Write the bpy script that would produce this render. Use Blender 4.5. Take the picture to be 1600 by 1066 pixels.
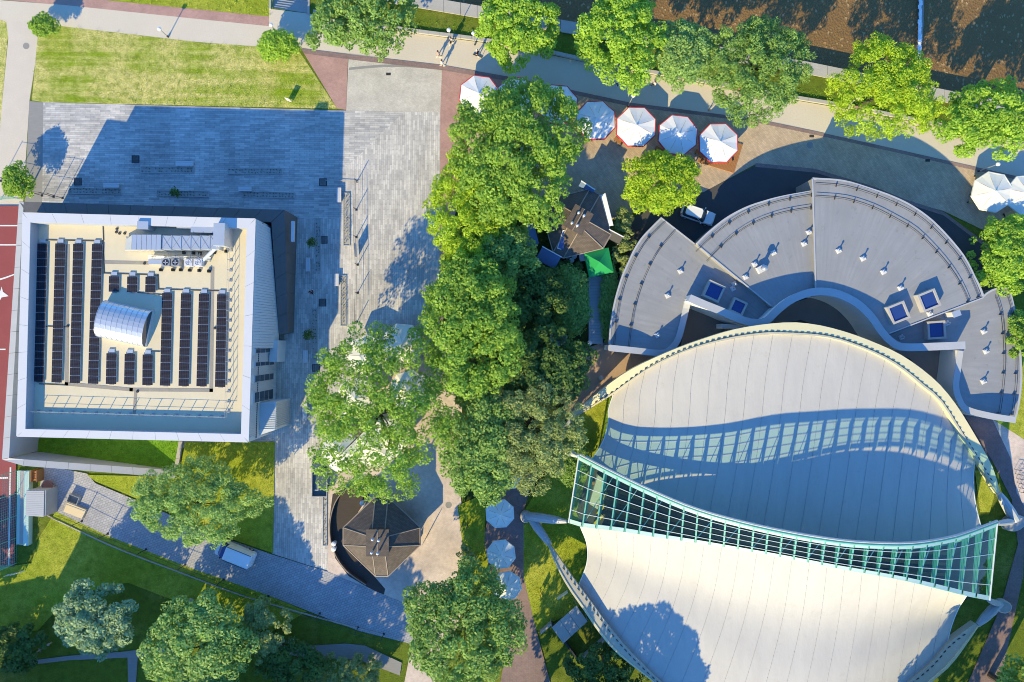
import bpy, bmesh, math, random
import numpy as np
from mathutils import Vector, Matrix

for _o in list(bpy.data.objects):
    bpy.data.objects.remove(_o)
scene = bpy.context.scene
COL = scene.collection
rnd = random.Random(7)

# ------------------------------------------------------------ camera, sky, sun
H, K = 90.0, 12.0                     # flying height, photo pixels per metre on the ground
cam_d = bpy.data.cameras.new('camera')
cam = bpy.data.objects.new('camera', cam_d); COL.objects.link(cam)
cam.location = (0, 0, H); cam.rotation_euler = (0, 0, 0)
cam_d.sensor_width = 36.0; cam_d.lens = 36.0 * H / (1600 / K)
cam_d.clip_start = 1.0; cam_d.clip_end = 9000.0
scene.camera = cam

SHX, SHY = 0.927, 1.743               # shadow offset per metre of height
SUN_EL = math.atan(1 / math.hypot(SHX, SHY))
world = bpy.data.worlds.new('World'); scene.world = world; world.use_nodes = True
wn = world.node_tree
sky = wn.nodes.new('ShaderNodeTexSky'); sky.sky_type = 'NISHITA'; sky.sun_disc = False
sky.sun_elevation = SUN_EL; sky.sun_rotation = math.atan2(-SHX, -SHY)
sky.air_density = 1.0; sky.dust_density = 0.0; sky.ozone_density = 8.0
hs = wn.nodes.new('ShaderNodeHueSaturation'); hs.inputs['Saturation'].default_value = 1.08
wn.links.new(sky.outputs[0], hs.inputs['Color']); wn.links.new(hs.outputs[0], wn.nodes['Background'].inputs[0])
wn.nodes['Background'].inputs[1].default_value = 0.15
sun_d = bpy.data.lights.new('sun', 'SUN'); sun = bpy.data.objects.new('sun', sun_d); COL.objects.link(sun)
sun_d.energy = 3.3; sun_d.angle = math.radians(0.5); sun_d.color = (1.0, 0.81, 0.39)
sun.rotation_euler = Vector((SHX, SHY, -1)).to_track_quat('-Z', 'Y').to_euler()
sun.location = (-40, -70, 80)
scene.cycles.filter_width = 1.0
vs = scene.view_settings
vs.view_transform = 'Standard'; vs.look = 'None'; vs.gamma = 1.0; vs.use_curve_mapping = False
vs.exposure = 1.27

# ------------------------------------------------------------ helpers
def W(px, py, z=0.0):
    """photo pixel seen at height z -> world point"""
    k = (1 - z / H) / K
    return Vector(((px - 800) * k, (533 - py) * k, z))

def lin(r, g, b, k=1.0):
    def f(c):
        c /= 255.0
        return k * (c / 12.92 if c <= .04045 else ((c + .055) / 1.055) ** 2.4)
    return (f(r), f(g), f(b))

def nmat(name):
    m = bpy.data.materials.new(name); m.use_nodes = True
    nt = m.node_tree
    return m, nt, nt.nodes['Principled BSDF']

def mixc(nt, fac, a, b):
    n = nt.nodes.new('ShaderNodeMix'); n.data_type = 'RGBA'
    for s, v in ((0, fac), (6, a), (7, b)):
        if isinstance(v, bpy.types.NodeSocket): nt.links.new(v, n.inputs[s])
        else: n.inputs[s].default_value = v if s == 0 else (*v, 1)
    return n.outputs[2]

def noise(nt, vec, scale, detail=4, rough=.6):
    n = nt.nodes.new('ShaderNodeTexNoise'); n.inputs['Scale'].default_value = scale
    n.inputs['Detail'].default_value = detail; n.inputs['Roughness'].default_value = rough
    if vec is not None: nt.links.new(vec, n.inputs['Vector'])
    return n.outputs[0]

def ramp(nt, v, lo, hi):
    n = nt.nodes.new('ShaderNodeMapRange'); n.inputs[1].default_value = lo; n.inputs[2].default_value = hi
    nt.links.new(v, n.inputs[0]); return n.outputs[0]

def pos(nt, scale=(1, 1, 1), rz=0.0):
    g = nt.nodes.new('ShaderNodeNewGeometry')
    mp = nt.nodes.new('ShaderNodeMapping'); mp.inputs['Scale'].default_value = scale
    mp.inputs['Rotation'].default_value = (0, 0, rz)
    nt.links.new(g.outputs['Position'], mp.inputs[0]); return mp.outputs[0]

def bump(nt, bs, h, strength=.4, dist=.05):
    b = nt.nodes.new('ShaderNodeBump'); b.inputs['Strength'].default_value = strength
    b.inputs['Distance'].default_value = dist
    nt.links.new(h, b.inputs['Height']); nt.links.new(b.outputs[0], bs.inputs['Normal'])

def M(name, col, rough=.75, var=.25, scale=1.5, metal=0.0, spec=.3, col2=None, stretch=(1, 1, 1), rz=0, fine=8.0, bmp=.25):
    """surface of one colour with uneven wear"""
    m, nt, bs = nmat(name)
    p = pos(nt, stretch, rz)
    n1 = ramp(nt, noise(nt, p, scale, 6), .3, .7)
    c2 = col2 if col2 else tuple(c * (1 - var) for c in col)
    c = mixc(nt, n1, c2, col)
    n2 = ramp(nt, noise(nt, p, fine, 3), .35, .65)
    c = mixc(nt, n2, tuple(x * (1 - var * .5) for x in col), c) if var else c
    nt.links.new(c, bs.inputs['Base Color'])
    bs.inputs['Roughness'].default_value = rough; bs.inputs['Metallic'].default_value = metal
    bs.inputs['Specular IOR Level'].default_value = spec
    if bmp: bump(nt, bs, n2, bmp, .02)
    return m

def Mbrick(name, c1, c2, mortar, w, h, rz=0, msize=.012, rough=.8, dirt=.35, off=.5, dscale=.18):
    m, nt, bs = nmat(name)
    p = pos(nt, (1, 1, 1), rz)
    b = nt.nodes.new('ShaderNodeTexBrick'); nt.links.new(p, b.inputs['Vector'])
    b.inputs['Scale'].default_value = 1.0; b.inputs['Brick Width'].default_value = w
    b.inputs['Row Height'].default_value = h; b.inputs['Mortar Size'].default_value = msize
    b.inputs['Mortar Smooth'].default_value = .3
    b.offset = off
    b.inputs['Color1'].default_value = (*c1, 1); b.inputs['Color2'].default_value = (*c2, 1)
    b.inputs['Mortar'].default_value = (*mortar, 1)
    n1 = ramp(nt, noise(nt, pos(nt), dscale, 6), .35, .7)
    n2 = ramp(nt, noise(nt, pos(nt), 2.2, 4), .4, .75)
    dk = nt.nodes.new('ShaderNodeMix'); dk.data_type = 'RGBA'; dk.blend_type = 'MULTIPLY'
    nt.links.new(n1, dk.inputs[0]); nt.links.new(b.outputs[0], dk.inputs[6])
    dk.inputs[7].default_value = (1 - dirt, 1 - dirt, 1 - dirt, 1)
    dk2 = nt.nodes.new('ShaderNodeMix'); dk2.data_type = 'RGBA'; dk2.blend_type = 'MULTIPLY'
    nt.links.new(n2, dk2.inputs[0]); nt.links.new(dk.outputs[2], dk2.inputs[6])
    dk2.inputs[7].default_value = (1 - dirt * .6,) * 3 + (1,)
    nt.links.new(dk2.outputs[2], bs.inputs['Base Color'])
    bs.inputs['Roughness'].default_value = rough; bs.inputs['Specular IOR Level'].default_value = .25
    bump(nt, bs, b.outputs[1], .3, .01)
    return m

def Mgrass(name, green, dry, dryness=.5, stripe=None):
    m, nt, bs = nmat(name)
    p = pos(nt)
    big = ramp(nt, noise(nt, p, .13, 5, .65), .62 - dryness * .35, .8 - dryness * .3)
    if stripe:
        st = ramp(nt, noise(nt, pos(nt, stripe), 1.0, 4, .6), .42, .62)
        mm = nt.nodes.new('ShaderNodeMath'); mm.operation = 'MULTIPLY_ADD'
        nt.links.new(st, mm.inputs[0]); mm.inputs[1].default_value = .8
        nt.links.new(big, mm.inputs[2]); mm.use_clamp = True; big = mm.outputs[0]
    c = mixc(nt, big, green, dry)
    mid = ramp(nt, noise(nt, p, 1.1, 5, .7), .25, .58)
    c2 = mixc(nt, mid, tuple(x * .55 for x in green), c)
    fine = ramp(nt, noise(nt, p, 7.0, 4, .7), .22, .6)
    c3 = mixc(nt, fine, tuple(x * .5 for x in green), c2)
    nt.links.new(c3, bs.inputs['Base Color']); bs.inputs['Roughness'].default_value = .9
    bs.inputs['Specular IOR Level'].default_value = .1
    bump(nt, bs, fine, .6, .06)
    return m

def Mleaf(name, dark, light, trans=.3):
    m, nt, bs = nmat(name)
    a = nt.nodes.new('ShaderNodeAttribute'); a.attribute_name = 'tint'
    c = mixc(nt, a.outputs['Fac'], dark, light)
    nt.links.new(c, bs.inputs['Base Color']); bs.inputs['Roughness'].default_value = .55
    bs.inputs['Specular IOR Level'].default_value = .25
    t = nt.nodes.new('ShaderNodeBsdfTranslucent')
    cc = mixc(nt, .5, (light[0] * 1.1, light[1] * 1.2, light[2] * .7), c) ; nt.links.new(cc, t.inputs[0])
    mx = nt.nodes.new('ShaderNodeMixShader'); mx.inputs[0].default_value = trans
    nt.links.new(bs.outputs[0], mx.inputs[1]); nt.links.new(t.outputs[0], mx.inputs[2])
    nt.links.new(mx.outputs[0], nt.nodes['Material Output'].inputs[0])
    return m

def Mglass(name, tint, gl=.08, rough=.02, fr=1.5, dirt=0.0, dirtcol=(.6, .7, .68), ripple=0.0):
    """clear sheet that lets the sun through: tinted transparency, fresnel gloss, a film of dust"""
    m, nt, bs = nmat(name)
    nt.nodes.remove(bs)
    t = nt.nodes.new('ShaderNodeBsdfTransparent'); t.inputs[0].default_value = (*tint, 1)
    g = nt.nodes.new('ShaderNodeBsdfGlossy'); g.inputs['Roughness'].default_value = rough
    if ripple:
        b_ = nt.nodes.new('ShaderNodeBump'); b_.inputs['Strength'].default_value = ripple; b_.inputs['Distance'].default_value = .1
        nt.links.new(noise(nt, pos(nt, (.8, 2.2, 1), .2), 1.6, 4), b_.inputs['Height']); nt.links.new(b_.outputs[0], g.inputs['Normal'])
    lw = nt.nodes.new('ShaderNodeLayerWeight'); lw.inputs[0].default_value = .5      # same from both sides of the thin sheet
    pw = nt.nodes.new('ShaderNodeMath'); pw.operation = 'POWER'; pw.inputs[1].default_value = 4.0; nt.links.new(lw.outputs['Facing'], pw.inputs[0])
    f = nt.nodes.new('ShaderNodeMath'); f.operation = 'MULTIPLY_ADD'; f.inputs[1].default_value = .7; f.inputs[2].default_value = .03
    nt.links.new(pw.outputs[0], f.inputs[0])
    mx = nt.nodes.new('ShaderNodeMixShader')
    nt.links.new(f.outputs[0], mx.inputs[0]); nt.links.new(t.outputs[0], mx.inputs[1]); nt.links.new(g.outputs[0], mx.inputs[2])
    out = mx.outputs[0]
    if dirt:
        d = nt.nodes.new('ShaderNodeBsdfDiffuse'); d.inputs[0].default_value = (*dirtcol, 1)
        m2 = nt.nodes.new('ShaderNodeMixShader')
        nn = noise(nt, pos(nt), .9, 5)
        mr = nt.nodes.new('ShaderNodeMapRange'); mr.inputs[1].default_value = .3; mr.inputs[2].default_value = .7
        mr.inputs[3].default_value = dirt * .5; mr.inputs[4].default_value = dirt * 1.5
        nt.links.new(nn, mr.inputs[0]); nt.links.new(mr.outputs[0], m2.inputs[0])
        nt.links.new(out, m2.inputs[1]); nt.links.new(d.outputs[0], m2.inputs[2]); out = m2.outputs[0]
    nt.links.new(out, nt.nodes['Material Output'].inputs[0])
    return m

LOC = {}
class MB:
    """collects shapes, then links them as ONE mesh object"""
    def __init__(s): s.v = []; s.f = []; s.mi = []; s.cur = 0
    def add(s, vs, fs):
        n = len(s.v); s.v += [tuple(v) for v in vs]; s.f += [tuple(i + n for i in f) for f in fs]
        s.mi += [s.cur] * len(fs); return s
    def hexa(s, b, t):
        return s.add(list(b) + list(t), [(3, 2, 1, 0), (4, 5, 6, 7), (0, 1, 5, 4), (1, 2, 6, 5), (2, 3, 7, 6), (3, 0, 4, 7)])
    def box(s, c, d, rz=0.0, rx=0.0, ry=0.0):
        R = Matrix.Rotation(rz, 3, 'Z') @ Matrix.Rotation(ry, 3, 'Y') @ Matrix.Rotation(rx, 3, 'X')
        c = Vector(c); x, y, z = d[0] / 2, d[1] / 2, d[2] / 2
        q = [(-x, -y), (x, -y), (x, y), (-x, y)]
        return s.hexa([c + R @ Vector((a, b, -z)) for a, b in q], [c + R @ Vector((a, b, z)) for a, b in q])
    def prism(s, poly, z0, z1):
        n = len(poly)
        a = sum(poly[i][0] * poly[(i + 1) % n][1] - poly[(i + 1) % n][0] * poly[i][1] for i in range(n))
        z1s = list(z1) if hasattr(z1, '__len__') else [z1] * n
        pts = [(p[0], p[1], z) for p, z in zip(poly, z1s)]
        if a < 0: pts.reverse()
        return s.add([(p[0], p[1], z0) for p in pts] + pts,
                     [tuple(range(n - 1, -1, -1)), tuple(range(n, 2 * n))] + [(i, (i + 1) % n, n + (i + 1) % n, n + i) for i in range(n)])
    def cyl(s, p0, p1, r0, r1=None, n=8, caps=True):
        r1 = r0 if r1 is None else r1
        p0, p1 = Vector(p0), Vector(p1); d = (p1 - p0).normalized()
        u = d.orthogonal().normalized(); w = d.cross(u)
        c = [(math.cos(2 * math.pi * i / n), math.sin(2 * math.pi * i / n)) for i in range(n)]
        vs = [p0 + (u * a + w * b) * r0 for a, b in c] + [p1 + (u * a + w * b) * r1 for a, b in c]
        fs = [(i, (i + 1) % n, n + (i + 1) % n, n + i) for i in range(n)]
        if caps: fs += [tuple(range(n - 1, -1, -1)), tuple(range(n, 2 * n))]
        return s.add(vs, fs)
    def tube(s, pts, r, n=6):
        rs = r if hasattr(r, '__len__') else [r] * len(pts)
        for a, b, ra, rb in zip(pts[:-1], pts[1:], rs[:-1], rs[1:]): s.cyl(a, b, ra, rb, n)
        return s
    def lathe(s, prof, c=(0, 0, 0), n=16):
        vs = []; fs = []
        for r, z in prof:
            vs += [(c[0] + r * math.cos(2 * math.pi * i / n), c[1] + r * math.sin(2 * math.pi * i / n), c[2] + z) for i in range(n)]
        for k in range(len(prof) - 1):
            fs += [(k * n + i, k * n + (i + 1) % n, (k + 1) * n + (i + 1) % n, (k + 1) * n + i) for i in range(n)]
        fs += [tuple(range(n - 1, -1, -1)), tuple(range((len(prof) - 1) * n, len(prof) * n))]
        return s.add(vs, fs)
    def loft(s, rings, cap=True):
        n = len(rings[0]); vs = [p for r in rings for p in r]; fs = []
        for k in range(len(rings) - 1):
            fs += [(k * n + i, k * n + (i + 1) % n, (k + 1) * n + (i + 1) % n, (k + 1) * n + i) for i in range(n)]
        if cap: fs += [tuple(range(n - 1, -1, -1)), tuple(range((len(rings) - 1) * n, len(rings) * n))]
        return s.add(vs, fs)
    def ribbon(s, A, B, bottom):
        """band between two edge lines A and B (3D tops); bottom: thickness (float) or ('z', level)"""
        n = len(A)
        low = (lambda p: Vector((p[0], p[1], bottom[1]))) if isinstance(bottom, tuple) else (lambda p: Vector((p[0], p[1], p[2] - bottom)))
        vs = []
        for a, b in zip(A, B): vs += [Vector(a), Vector(b), low(b), low(a)]
        fs = []
        for i in range(n - 1):
            j = 4 * i; k = j + 4
            fs += [(j, j + 1, k + 1, k), (j + 1, j + 2, k + 2, k + 1), (j + 2, j + 3, k + 3, k + 2), (j + 3, j, k, k + 3)]
        fs += [(0, 3, 2, 1), (4 * n - 4, 4 * n - 3, 4 * n - 2, 4 * n - 1)]
        return s.add(vs, fs)
    def mesh(s, name, mats, off=(0, 0, 0), smooth=False):
        me = bpy.data.meshes.new(name)
        o = Vector(off)
        me.from_pydata([tuple(Vector(v) - o) for v in s.v], [], s.f)
        mats = mats if isinstance(mats, (list, tuple)) else [mats]
        for m in mats: me.materials.append(m)
        if len(mats) > 1: me.polygons.foreach_set('material_index', s.mi)
        bm = bmesh.new(); bm.from_mesh(me); bmesh.ops.recalc_face_normals(bm, faces=bm.faces); bm.to_mesh(me); bm.free()
        if smooth: me.polygons.foreach_set('use_smooth', [True] * len(me.polygons))
        return me
    def build(s, name, mats, parent=None, local=False, smooth=False):
        off = (0, 0, 0) if (local or parent is None) else LOC.get(parent.name, Vector((0, 0, 0)))
        return link(name, s.mesh(name, mats, off, smooth), parent, off)

def link(name, me, parent=None, off=(0, 0, 0), loc=None, rz=0):
    o = bpy.data.objects.new(name, me); COL.objects.link(o)
    if parent is not None: o.parent = parent
    if loc is not None: o.location = loc; o.rotation_euler[2] = rz
    LOC[o.name] = Vector(off)
    return o

def thing(name, label, cat, loc=(0, 0, 0), rz=0.0, group=None):
    o = bpy.data.objects.new(name, None); COL.objects.link(o)
    o.empty_display_size = .3
    o.location = loc; o.rotation_euler[2] = rz; LOC[o.name] = Vector(loc)
    return tag(o, label, cat, group)

def tag(o, label, cat, group=None):
    o['label'] = label; o['category'] = cat
    if group: o['group'] = group
    return o

def copy_tree(o, parent=None):
    c = o.copy(); COL.objects.link(c)
    if parent is not None: c.parent = parent
    for ch in list(o.children): copy_tree(ch, c)
    return c

SHEETS = []
_zs = [0.0]
def inpoly(x, y, P):
    r = False; j = len(P) - 1
    for i in range(len(P)):
        if (P[i][1] > y) != (P[j][1] > y) and x < (P[j][0] - P[i][0]) * (y - P[i][1]) / (P[j][1] - P[i][1]) + P[i][0]: r = not r
        j = i
    return r

def sheet(name, px, mat, kind='structure'):
    _zs[0] += .004; z = _zs[0]
    P = [W(a, b, 0) for a, b in px]
    a = sum(P[i][0] * P[i - 1][1] - P[i - 1][0] * P[i][1] for i in range(len(P)))
    if a > 0: P.reverse()
    me = bpy.data.meshes.new(name); me.from_pydata([(p[0], p[1], z) for p in P], [], [tuple(range(len(P)))])
    me.materials.append(mat)
    o = link(name, me); o['kind'] = kind
    SHEETS.append((P, z)); return o

def G(px, py):
    """ground point under a photo pixel, on the topmost sheet there"""
    p = W(px, py, 0); z = 0
    for P, zz in SHEETS:
        if inpoly(p.x, p.y, P): z = zz
    return Vector((p.x, p.y, z))

def curve(pts, n):
    """n points along a smooth curve through pts (any dimension), evenly spaced"""
    P = [np.array(p, float) for p in pts]
    Q = [2 * P[0] - P[1]] + P + [2 * P[-1] - P[-2]]
    out = []
    for i in range(1, len(Q) - 2):
        for k in range(20):
            t = k / 20
            out.append(.5 * ((2 * Q[i]) + (-Q[i - 1] + Q[i + 1]) * t + (2 * Q[i - 1] - 5 * Q[i] + 4 * Q[i + 1] - Q[i + 2]) * t * t + (-Q[i - 1] + 3 * Q[i] - 3 * Q[i + 1] + Q[i + 2]) * t ** 3))
    out.append(P[-1]); out = np.array(out)
    d = np.r_[0, np.cumsum(np.linalg.norm(np.diff(out[:, :2], axis=0), axis=1))]; d /= d[-1]
    u = np.linspace(0, 1, n) if isinstance(n, int) else np.array(n)
    return np.stack([np.interp(u, d, out[:, k]) for k in range(out.shape[1])], 1)

def C3(pts, n):
    """pixel curve with heights -> world points"""
    return [W(*p) for p in curve(pts, n)]

# ------------------------------------------------------------ materials
m_ground = Mgrass('rough_grass', (.15, .21, .025), (.30, .30, .07), .35)
m_lawn = Mgrass('dry_lawn', (.28, .40, .025), (.76, .66, .26), .58, stripe=(.05, .9, 1))
m_lush = Mgrass('lush_grass', (.17, .36, .025), (.24, .42, .04), .4)
m_bright = Mgrass('bright_grass', (.33, .41, .035), (.50, .51, .08), .5)
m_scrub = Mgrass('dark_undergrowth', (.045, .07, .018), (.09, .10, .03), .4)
m_plank_h = Mbrick('paving_long_slabs', (.68, .655, .62), (.44, .435, .43), (.30, .30, .31), 1.3, .27, .012, msize=.016)
m_plank_v = Mbrick('paving_long_slabs_across', (.72, .69, .64), (.50, .48, .46), (.35, .34, .33), 1.3, .27, math.pi / 2 + .012, msize=.016)
m_setts = Mbrick('grey_setts', (.66, .61, .53), (.54, .51, .45), (.46, .44, .39), .16, .11, 0, .012, dirt=.2, dscale=.5)
m_setts_tan = Mbrick('tan_setts', (.66, .50, .35), (.54, .42, .30), (.38, .31, .23), .2, .14, -.18, .02, dirt=.25, dscale=.5)
m_red = Mbrick('red_pavers', (.52, .32, .275), (.46, .285, .245), (.37, .24, .21), .22, .11, .1, .01, dirt=.25, dscale=.3)
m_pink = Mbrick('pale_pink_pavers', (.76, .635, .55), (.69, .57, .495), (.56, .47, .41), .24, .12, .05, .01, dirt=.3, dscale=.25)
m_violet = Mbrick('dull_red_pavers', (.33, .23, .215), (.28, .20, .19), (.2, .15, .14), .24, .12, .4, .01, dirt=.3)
m_prom = M('promenade_asphalt', (.62, .555, .45), .85, .18, .25, col2=(.55, .495, .405), fine=5)
m_gravel_path = M('pale_gravel', (.64, .565, .47), .9, .25, .5, col2=(.54, .48, .41), fine=6)
m_path = Mbrick('grey_path_pavers', (.46, .46, .48), (.38, .38, .40), (.24, .24, .26), .42, .30, -.36, .025, dirt=.2)
m_asphalt = M('dark_asphalt', (.085, .085, .09), .85, .3, .4)
m_terrace = M('terrace_deck', (.075, .062, .055), .8, .35, .9, stretch=(1, 8, 1))
m_court = M('court_red', (.30, .075, .075), .8, .2, .4)
m_line = M('court_line_white', (.72, .72, .70), .7, .1)
m_slate = M('grey_strip', (.30, .295, .285), .85, .25, 1.2, stretch=(1, 5, 1))
m_conc = M('concrete', (.46, .44, .41), .85, .25, .7)
m_concd = M('weathered_concrete', (.33, .32, .30), .9, .35, .6)
m_white = M('white_panel', (.60, .60, .62), .5, .07, .6, fine=2, bmp=0)
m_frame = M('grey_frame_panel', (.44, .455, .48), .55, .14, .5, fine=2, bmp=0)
m_shadeframe = M('shaded_frame_panel', (.15, .14, .135), .55, .25, .5, fine=2, bmp=0)  # brownish panels, with the hall's shade on them put into a darker tone
m_clad = M('ribbed_cladding', (.62, .65, .66), .45, .12, .3, fine=1.5, bmp=0)
m_deck = M('cream_roof_membrane', (.68, .60, .42), .8, .16, .35, col2=(.60, .53, .38), fine=1.2, bmp=0)
m_deckgrey = M('stained_walkway', (.36, .33, .28), .85, .3, .8)
m_line_dk = M('black_conduit', (.06, .06, .06), .7, .2)
m_pv = None
m_alu = M('aluminium', (.66, .68, .70), .32, .08, .8, metal=.55, bmp=0)
m_zinc = M('zinc_duct', (.60, .63, .66), .38, .12, .8, metal=.5, bmp=0)
m_darkmetal = M('dark_metal', (.045, .045, .05), .5, .2)
m_blackpipe = M('black_plastic', (.02, .02, .02), .5, .2)
m_steel = M('galvanised_steel', (.42, .44, .46), .45, .15, metal=.4)
m_memb, _nt, _bs = nmat('white_membrane')
_n1 = ramp(_nt, noise(_nt, pos(_nt, (1.8, .35, 1)), .35, 6, .6), .35, .72)
_n2 = ramp(_nt, noise(_nt, pos(_nt), .9, 6, .7), .56, .74)
_n3 = ramp(_nt, noise(_nt, pos(_nt), 5.0, 5, .75), .66, .76)
_c = mixc(_nt, _n1, (.48, .465, .435), (.44, .425, .40))
_c = mixc(_nt, _n2, _c, (.43, .41, .38)); _c = mixc(_nt, _n3, _c, (.30, .285, .26))
_nt.links.new(_c, _bs.inputs['Base Color']); _bs.inputs['Roughness'].default_value = .7; _bs.inputs['Specular IOR Level'].default_value = .25
bump(_nt, _bs, noise(_nt, pos(_nt, (1, .4, 1)), .8, 4), .35, .12)
m_cream = M('cream_painted_steel', (.70, .64, .40), .55, .14, .4, col2=(.60, .55, .36), fine=2, bmp=0)
m_creamgrey = M('weathered_cream_steel', (.52, .49, .38), .6, .2, .5, fine=2, bmp=0)
m_strut = M('grey_painted_strut', (.45, .48, .50), .5, .2, .8)
m_teal = M('teal_painted_steel', (.17, .48, .38), .45, .15, .8, bmp=0)
m_aqua = M('pale_aqua_flashing', (.50, .68, .60), .5, .1, .8, bmp=0)
m_railw = M('white_glazing_bar', (.66, .72, .69), .5, .08, bmp=0)
m_glass = Mglass('green_glass', (.55, .86, .76), dirt=.02, dirtcol=(.3, .6, .5))
m_glassb = M('blue_skylight_glass', (.025, .06, .22), .2, .1, 2, spec=.6, bmp=0)
m_glassd = M('dark_window_glass', (.03, .05, .07), .08, .1, 2, spec=.6, bmp=0)
m_white_wall = M('white_render', (.78, .77, .74), .7, .06, .4, bmp=0)
m_wood = M('timber', (.42, .20, .08), .7, .3, 1.5, stretch=(1, 7, 1))
m_woodp = M('pale_timber', (.60, .43, .22), .7, .25, 1.5, stretch=(1, 7, 1))
m_ply = M('plywood_sheet', (.72, .58, .36), .7, .12, .8)
m_redtrim = M('red_fabric', (.55, .05, .06), .7, .12)
m_whitefab = M('white_fabric', (.80, .80, .82), .7, .06, 1.2, bmp=0)
m_creamfab = M('cream_fabric', (.78, .76, .68), .7, .08, 1.2, bmp=0)
m_aquafab = M('aqua_grey_fabric', (.74, .79, .75), .7, .1, 1.2, bmp=0)
m_greenfab = M('green_tent_fabric', (.02, .36, .09), .65, .12, 1.5, bmp=0)
m_bluefab = M('blue_awning_fabric', (.10, .17, .33), .65, .12, 1.5, bmp=0)
m_shingle = Mbrick('brown_shingles', (.165, .135, .115), (.13, .108, .095), (.09, .075, .065), .3, .14, 0, .02, dirt=.25, dscale=.6)
m_fascia = M('pale_fascia_timber', (.34, .28, .23), .7, .2)
m_kwall = M('dark_timber_wall', (.12, .09, .07), .8, .25, 1.2, stretch=(6, 6, .6))
m_bark = M('bark', (.10, .08, .06), .9, .35, 2.5)
m_skin = M('skin', (.50, .30, .22), .6, .05, bmp=0)
m_carw = M('white_car_paint', (.74, .75, .77), .22, .04, spec=.6, bmp=0)
m_tyre = M('tyre_rubber', (.02, .02, .02), .8, .1, bmp=0)
m_truck = M('dark_teal_truck_paint', (.075, .11, .125), .35, .2, .9, spec=.5, bmp=0)
m_lampw = M('lamp_white', (.8, .8, .78), .4, .05, bmp=0)
m_yellow = M('yellow_paint', (.75, .55, .05), .5, .1)
m_planter = M('planter_soil', (.46, .45, .42), .9, .4, 3)
m_plantframe = M('planter_frame', (.40, .42, .42), .7, .15)
# ------------------------------------------------------------ ground, river, pavings
WATER = -0.95
m_bed, _nt, _bs = nmat('stony_riverbed')
_p = pos(_nt, (1, .75, 1), .2)
_v = _nt.nodes.new('ShaderNodeTexVoronoi'); _v.inputs['Scale'].default_value = 4.5; _nt.links.new(_p, _v.inputs['Vector'])
_c = mixc(_nt, ramp(_nt, noise(_nt, pos(_nt, (.35, 1.2, 1), .18), .35, 7, .7), .32, .68), (.17, .12, .055), (.50, .37, .18))
_c = mixc(_nt, ramp(_nt, _v.outputs['Distance'], .05, .5), _c, (.30, .215, .105))
_sp = _nt.nodes.new('ShaderNodeSeparateColor'); _nt.links.new(_v.outputs['Color'], _sp.inputs[0])
_c = mixc(_nt, ramp(_nt, _sp.outputs[0], .93, .99), _c, (.62, .52, .36))
_nt.links.new(_c, _bs.inputs['Base Color']); _bs.inputs['Roughness'].default_value = .8
bump(_nt, _bs, _v.outputs['Distance'], .8, .08)
m_water = Mglass('shallow_brown_water', (.84, .76, .62), fr=1.33, rough=.06, ripple=.8)

def bank_y(x):
    return 100 + (x - 1257) * .17 if x < 1257 else 100 + (x - 1257) * .204
bank = [(-40000, bank_y(-40000)), (423, bank_y(423)), (423, 12), (482, 21), (482, bank_y(482)), (700, bank_y(700)), (1257, 100), (1600, bank_y(1600)), (40000, bank_y(40000))]
def flat(name, px, z, mat):
    P = [W(a, b, 0) for a, b in px]
    a = sum(P[i][0] * P[i - 1][1] - P[i - 1][0] * P[i][1] for i in range(len(P)))
    if a > 0: P.reverse()
    me = bpy.data.meshes.new(name); me.from_pydata([(p[0], p[1], z) for p in P], [], [tuple(range(len(P)))]); me.materials.append(mat)
    o = link(name, me); o['kind'] = 'structure'; return o
flat('ground', bank + [(40000, 40000), (-40000, 40000)], 0.0, m_ground)
north = [(x, bank_y(x) - 330) for x in (-40000, 600, 1257, 1600, 40000)]
flat('ground', [(40000, -40000), (-40000, -40000)] + north, 0.0, m_ground)
rv = [(x, bank_y(x) + 4) for x in (-40000, 700, 1257, 1600, 40000)]
flat('riverbed', rv + [(x, bank_y(x) - 340) for x in (40000, 1600, 1257, 600, -40000)], WATER - .35, m_bed)
flat('river', rv + [(x, bank_y(x) - 340) for x in (40000, 1600, 1257, 600, -40000)], WATER, m_water)

# river retaining wall with coping slabs
wl = thing('retaining_wall', 'low concrete river wall with pale coping slabs along the brown water', 'wall', W(1257, 108, 0))
wb = MB()
xs = list(range(486, 1780, 40))
for a, b in zip(xs[:-1], xs[1:]):
    wb.hexa([W(a, bank_y(a) + 14, -.95) + Vector((0, 0, -1)), W(b, bank_y(b) + 14, -.95) + Vector((0, 0, -1)), W(b, bank_y(b) - 1, 0) + Vector((0, 0, -2)), W(a, bank_y(a) - 1, 0) + Vector((0, 0, -2))],
            [W(a, bank_y(a) + 14, 0) + Vector((0, 0, .12)), W(b, bank_y(b) + 14, 0) + Vector((0, 0, .12)), W(b, bank_y(b) - 1, 0) + Vector((0, 0, .12)), W(a, bank_y(a) - 1, 0) + Vector((0, 0, .12))])
wb.build('wall', m_concd, wl)
for a in range(486, 1760, 26):
    b = a + 25.4
    P = [W(a, bank_y(a) + 16, 0), W(b, bank_y(b) + 16, 0), W(b, bank_y(b) - 3, 0), W(a, bank_y(a) - 3, 0)]
    MB().prism(P, .125, .26 + rnd.uniform(0, .015)).build('coping_slab', m_conc, wl)

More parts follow.
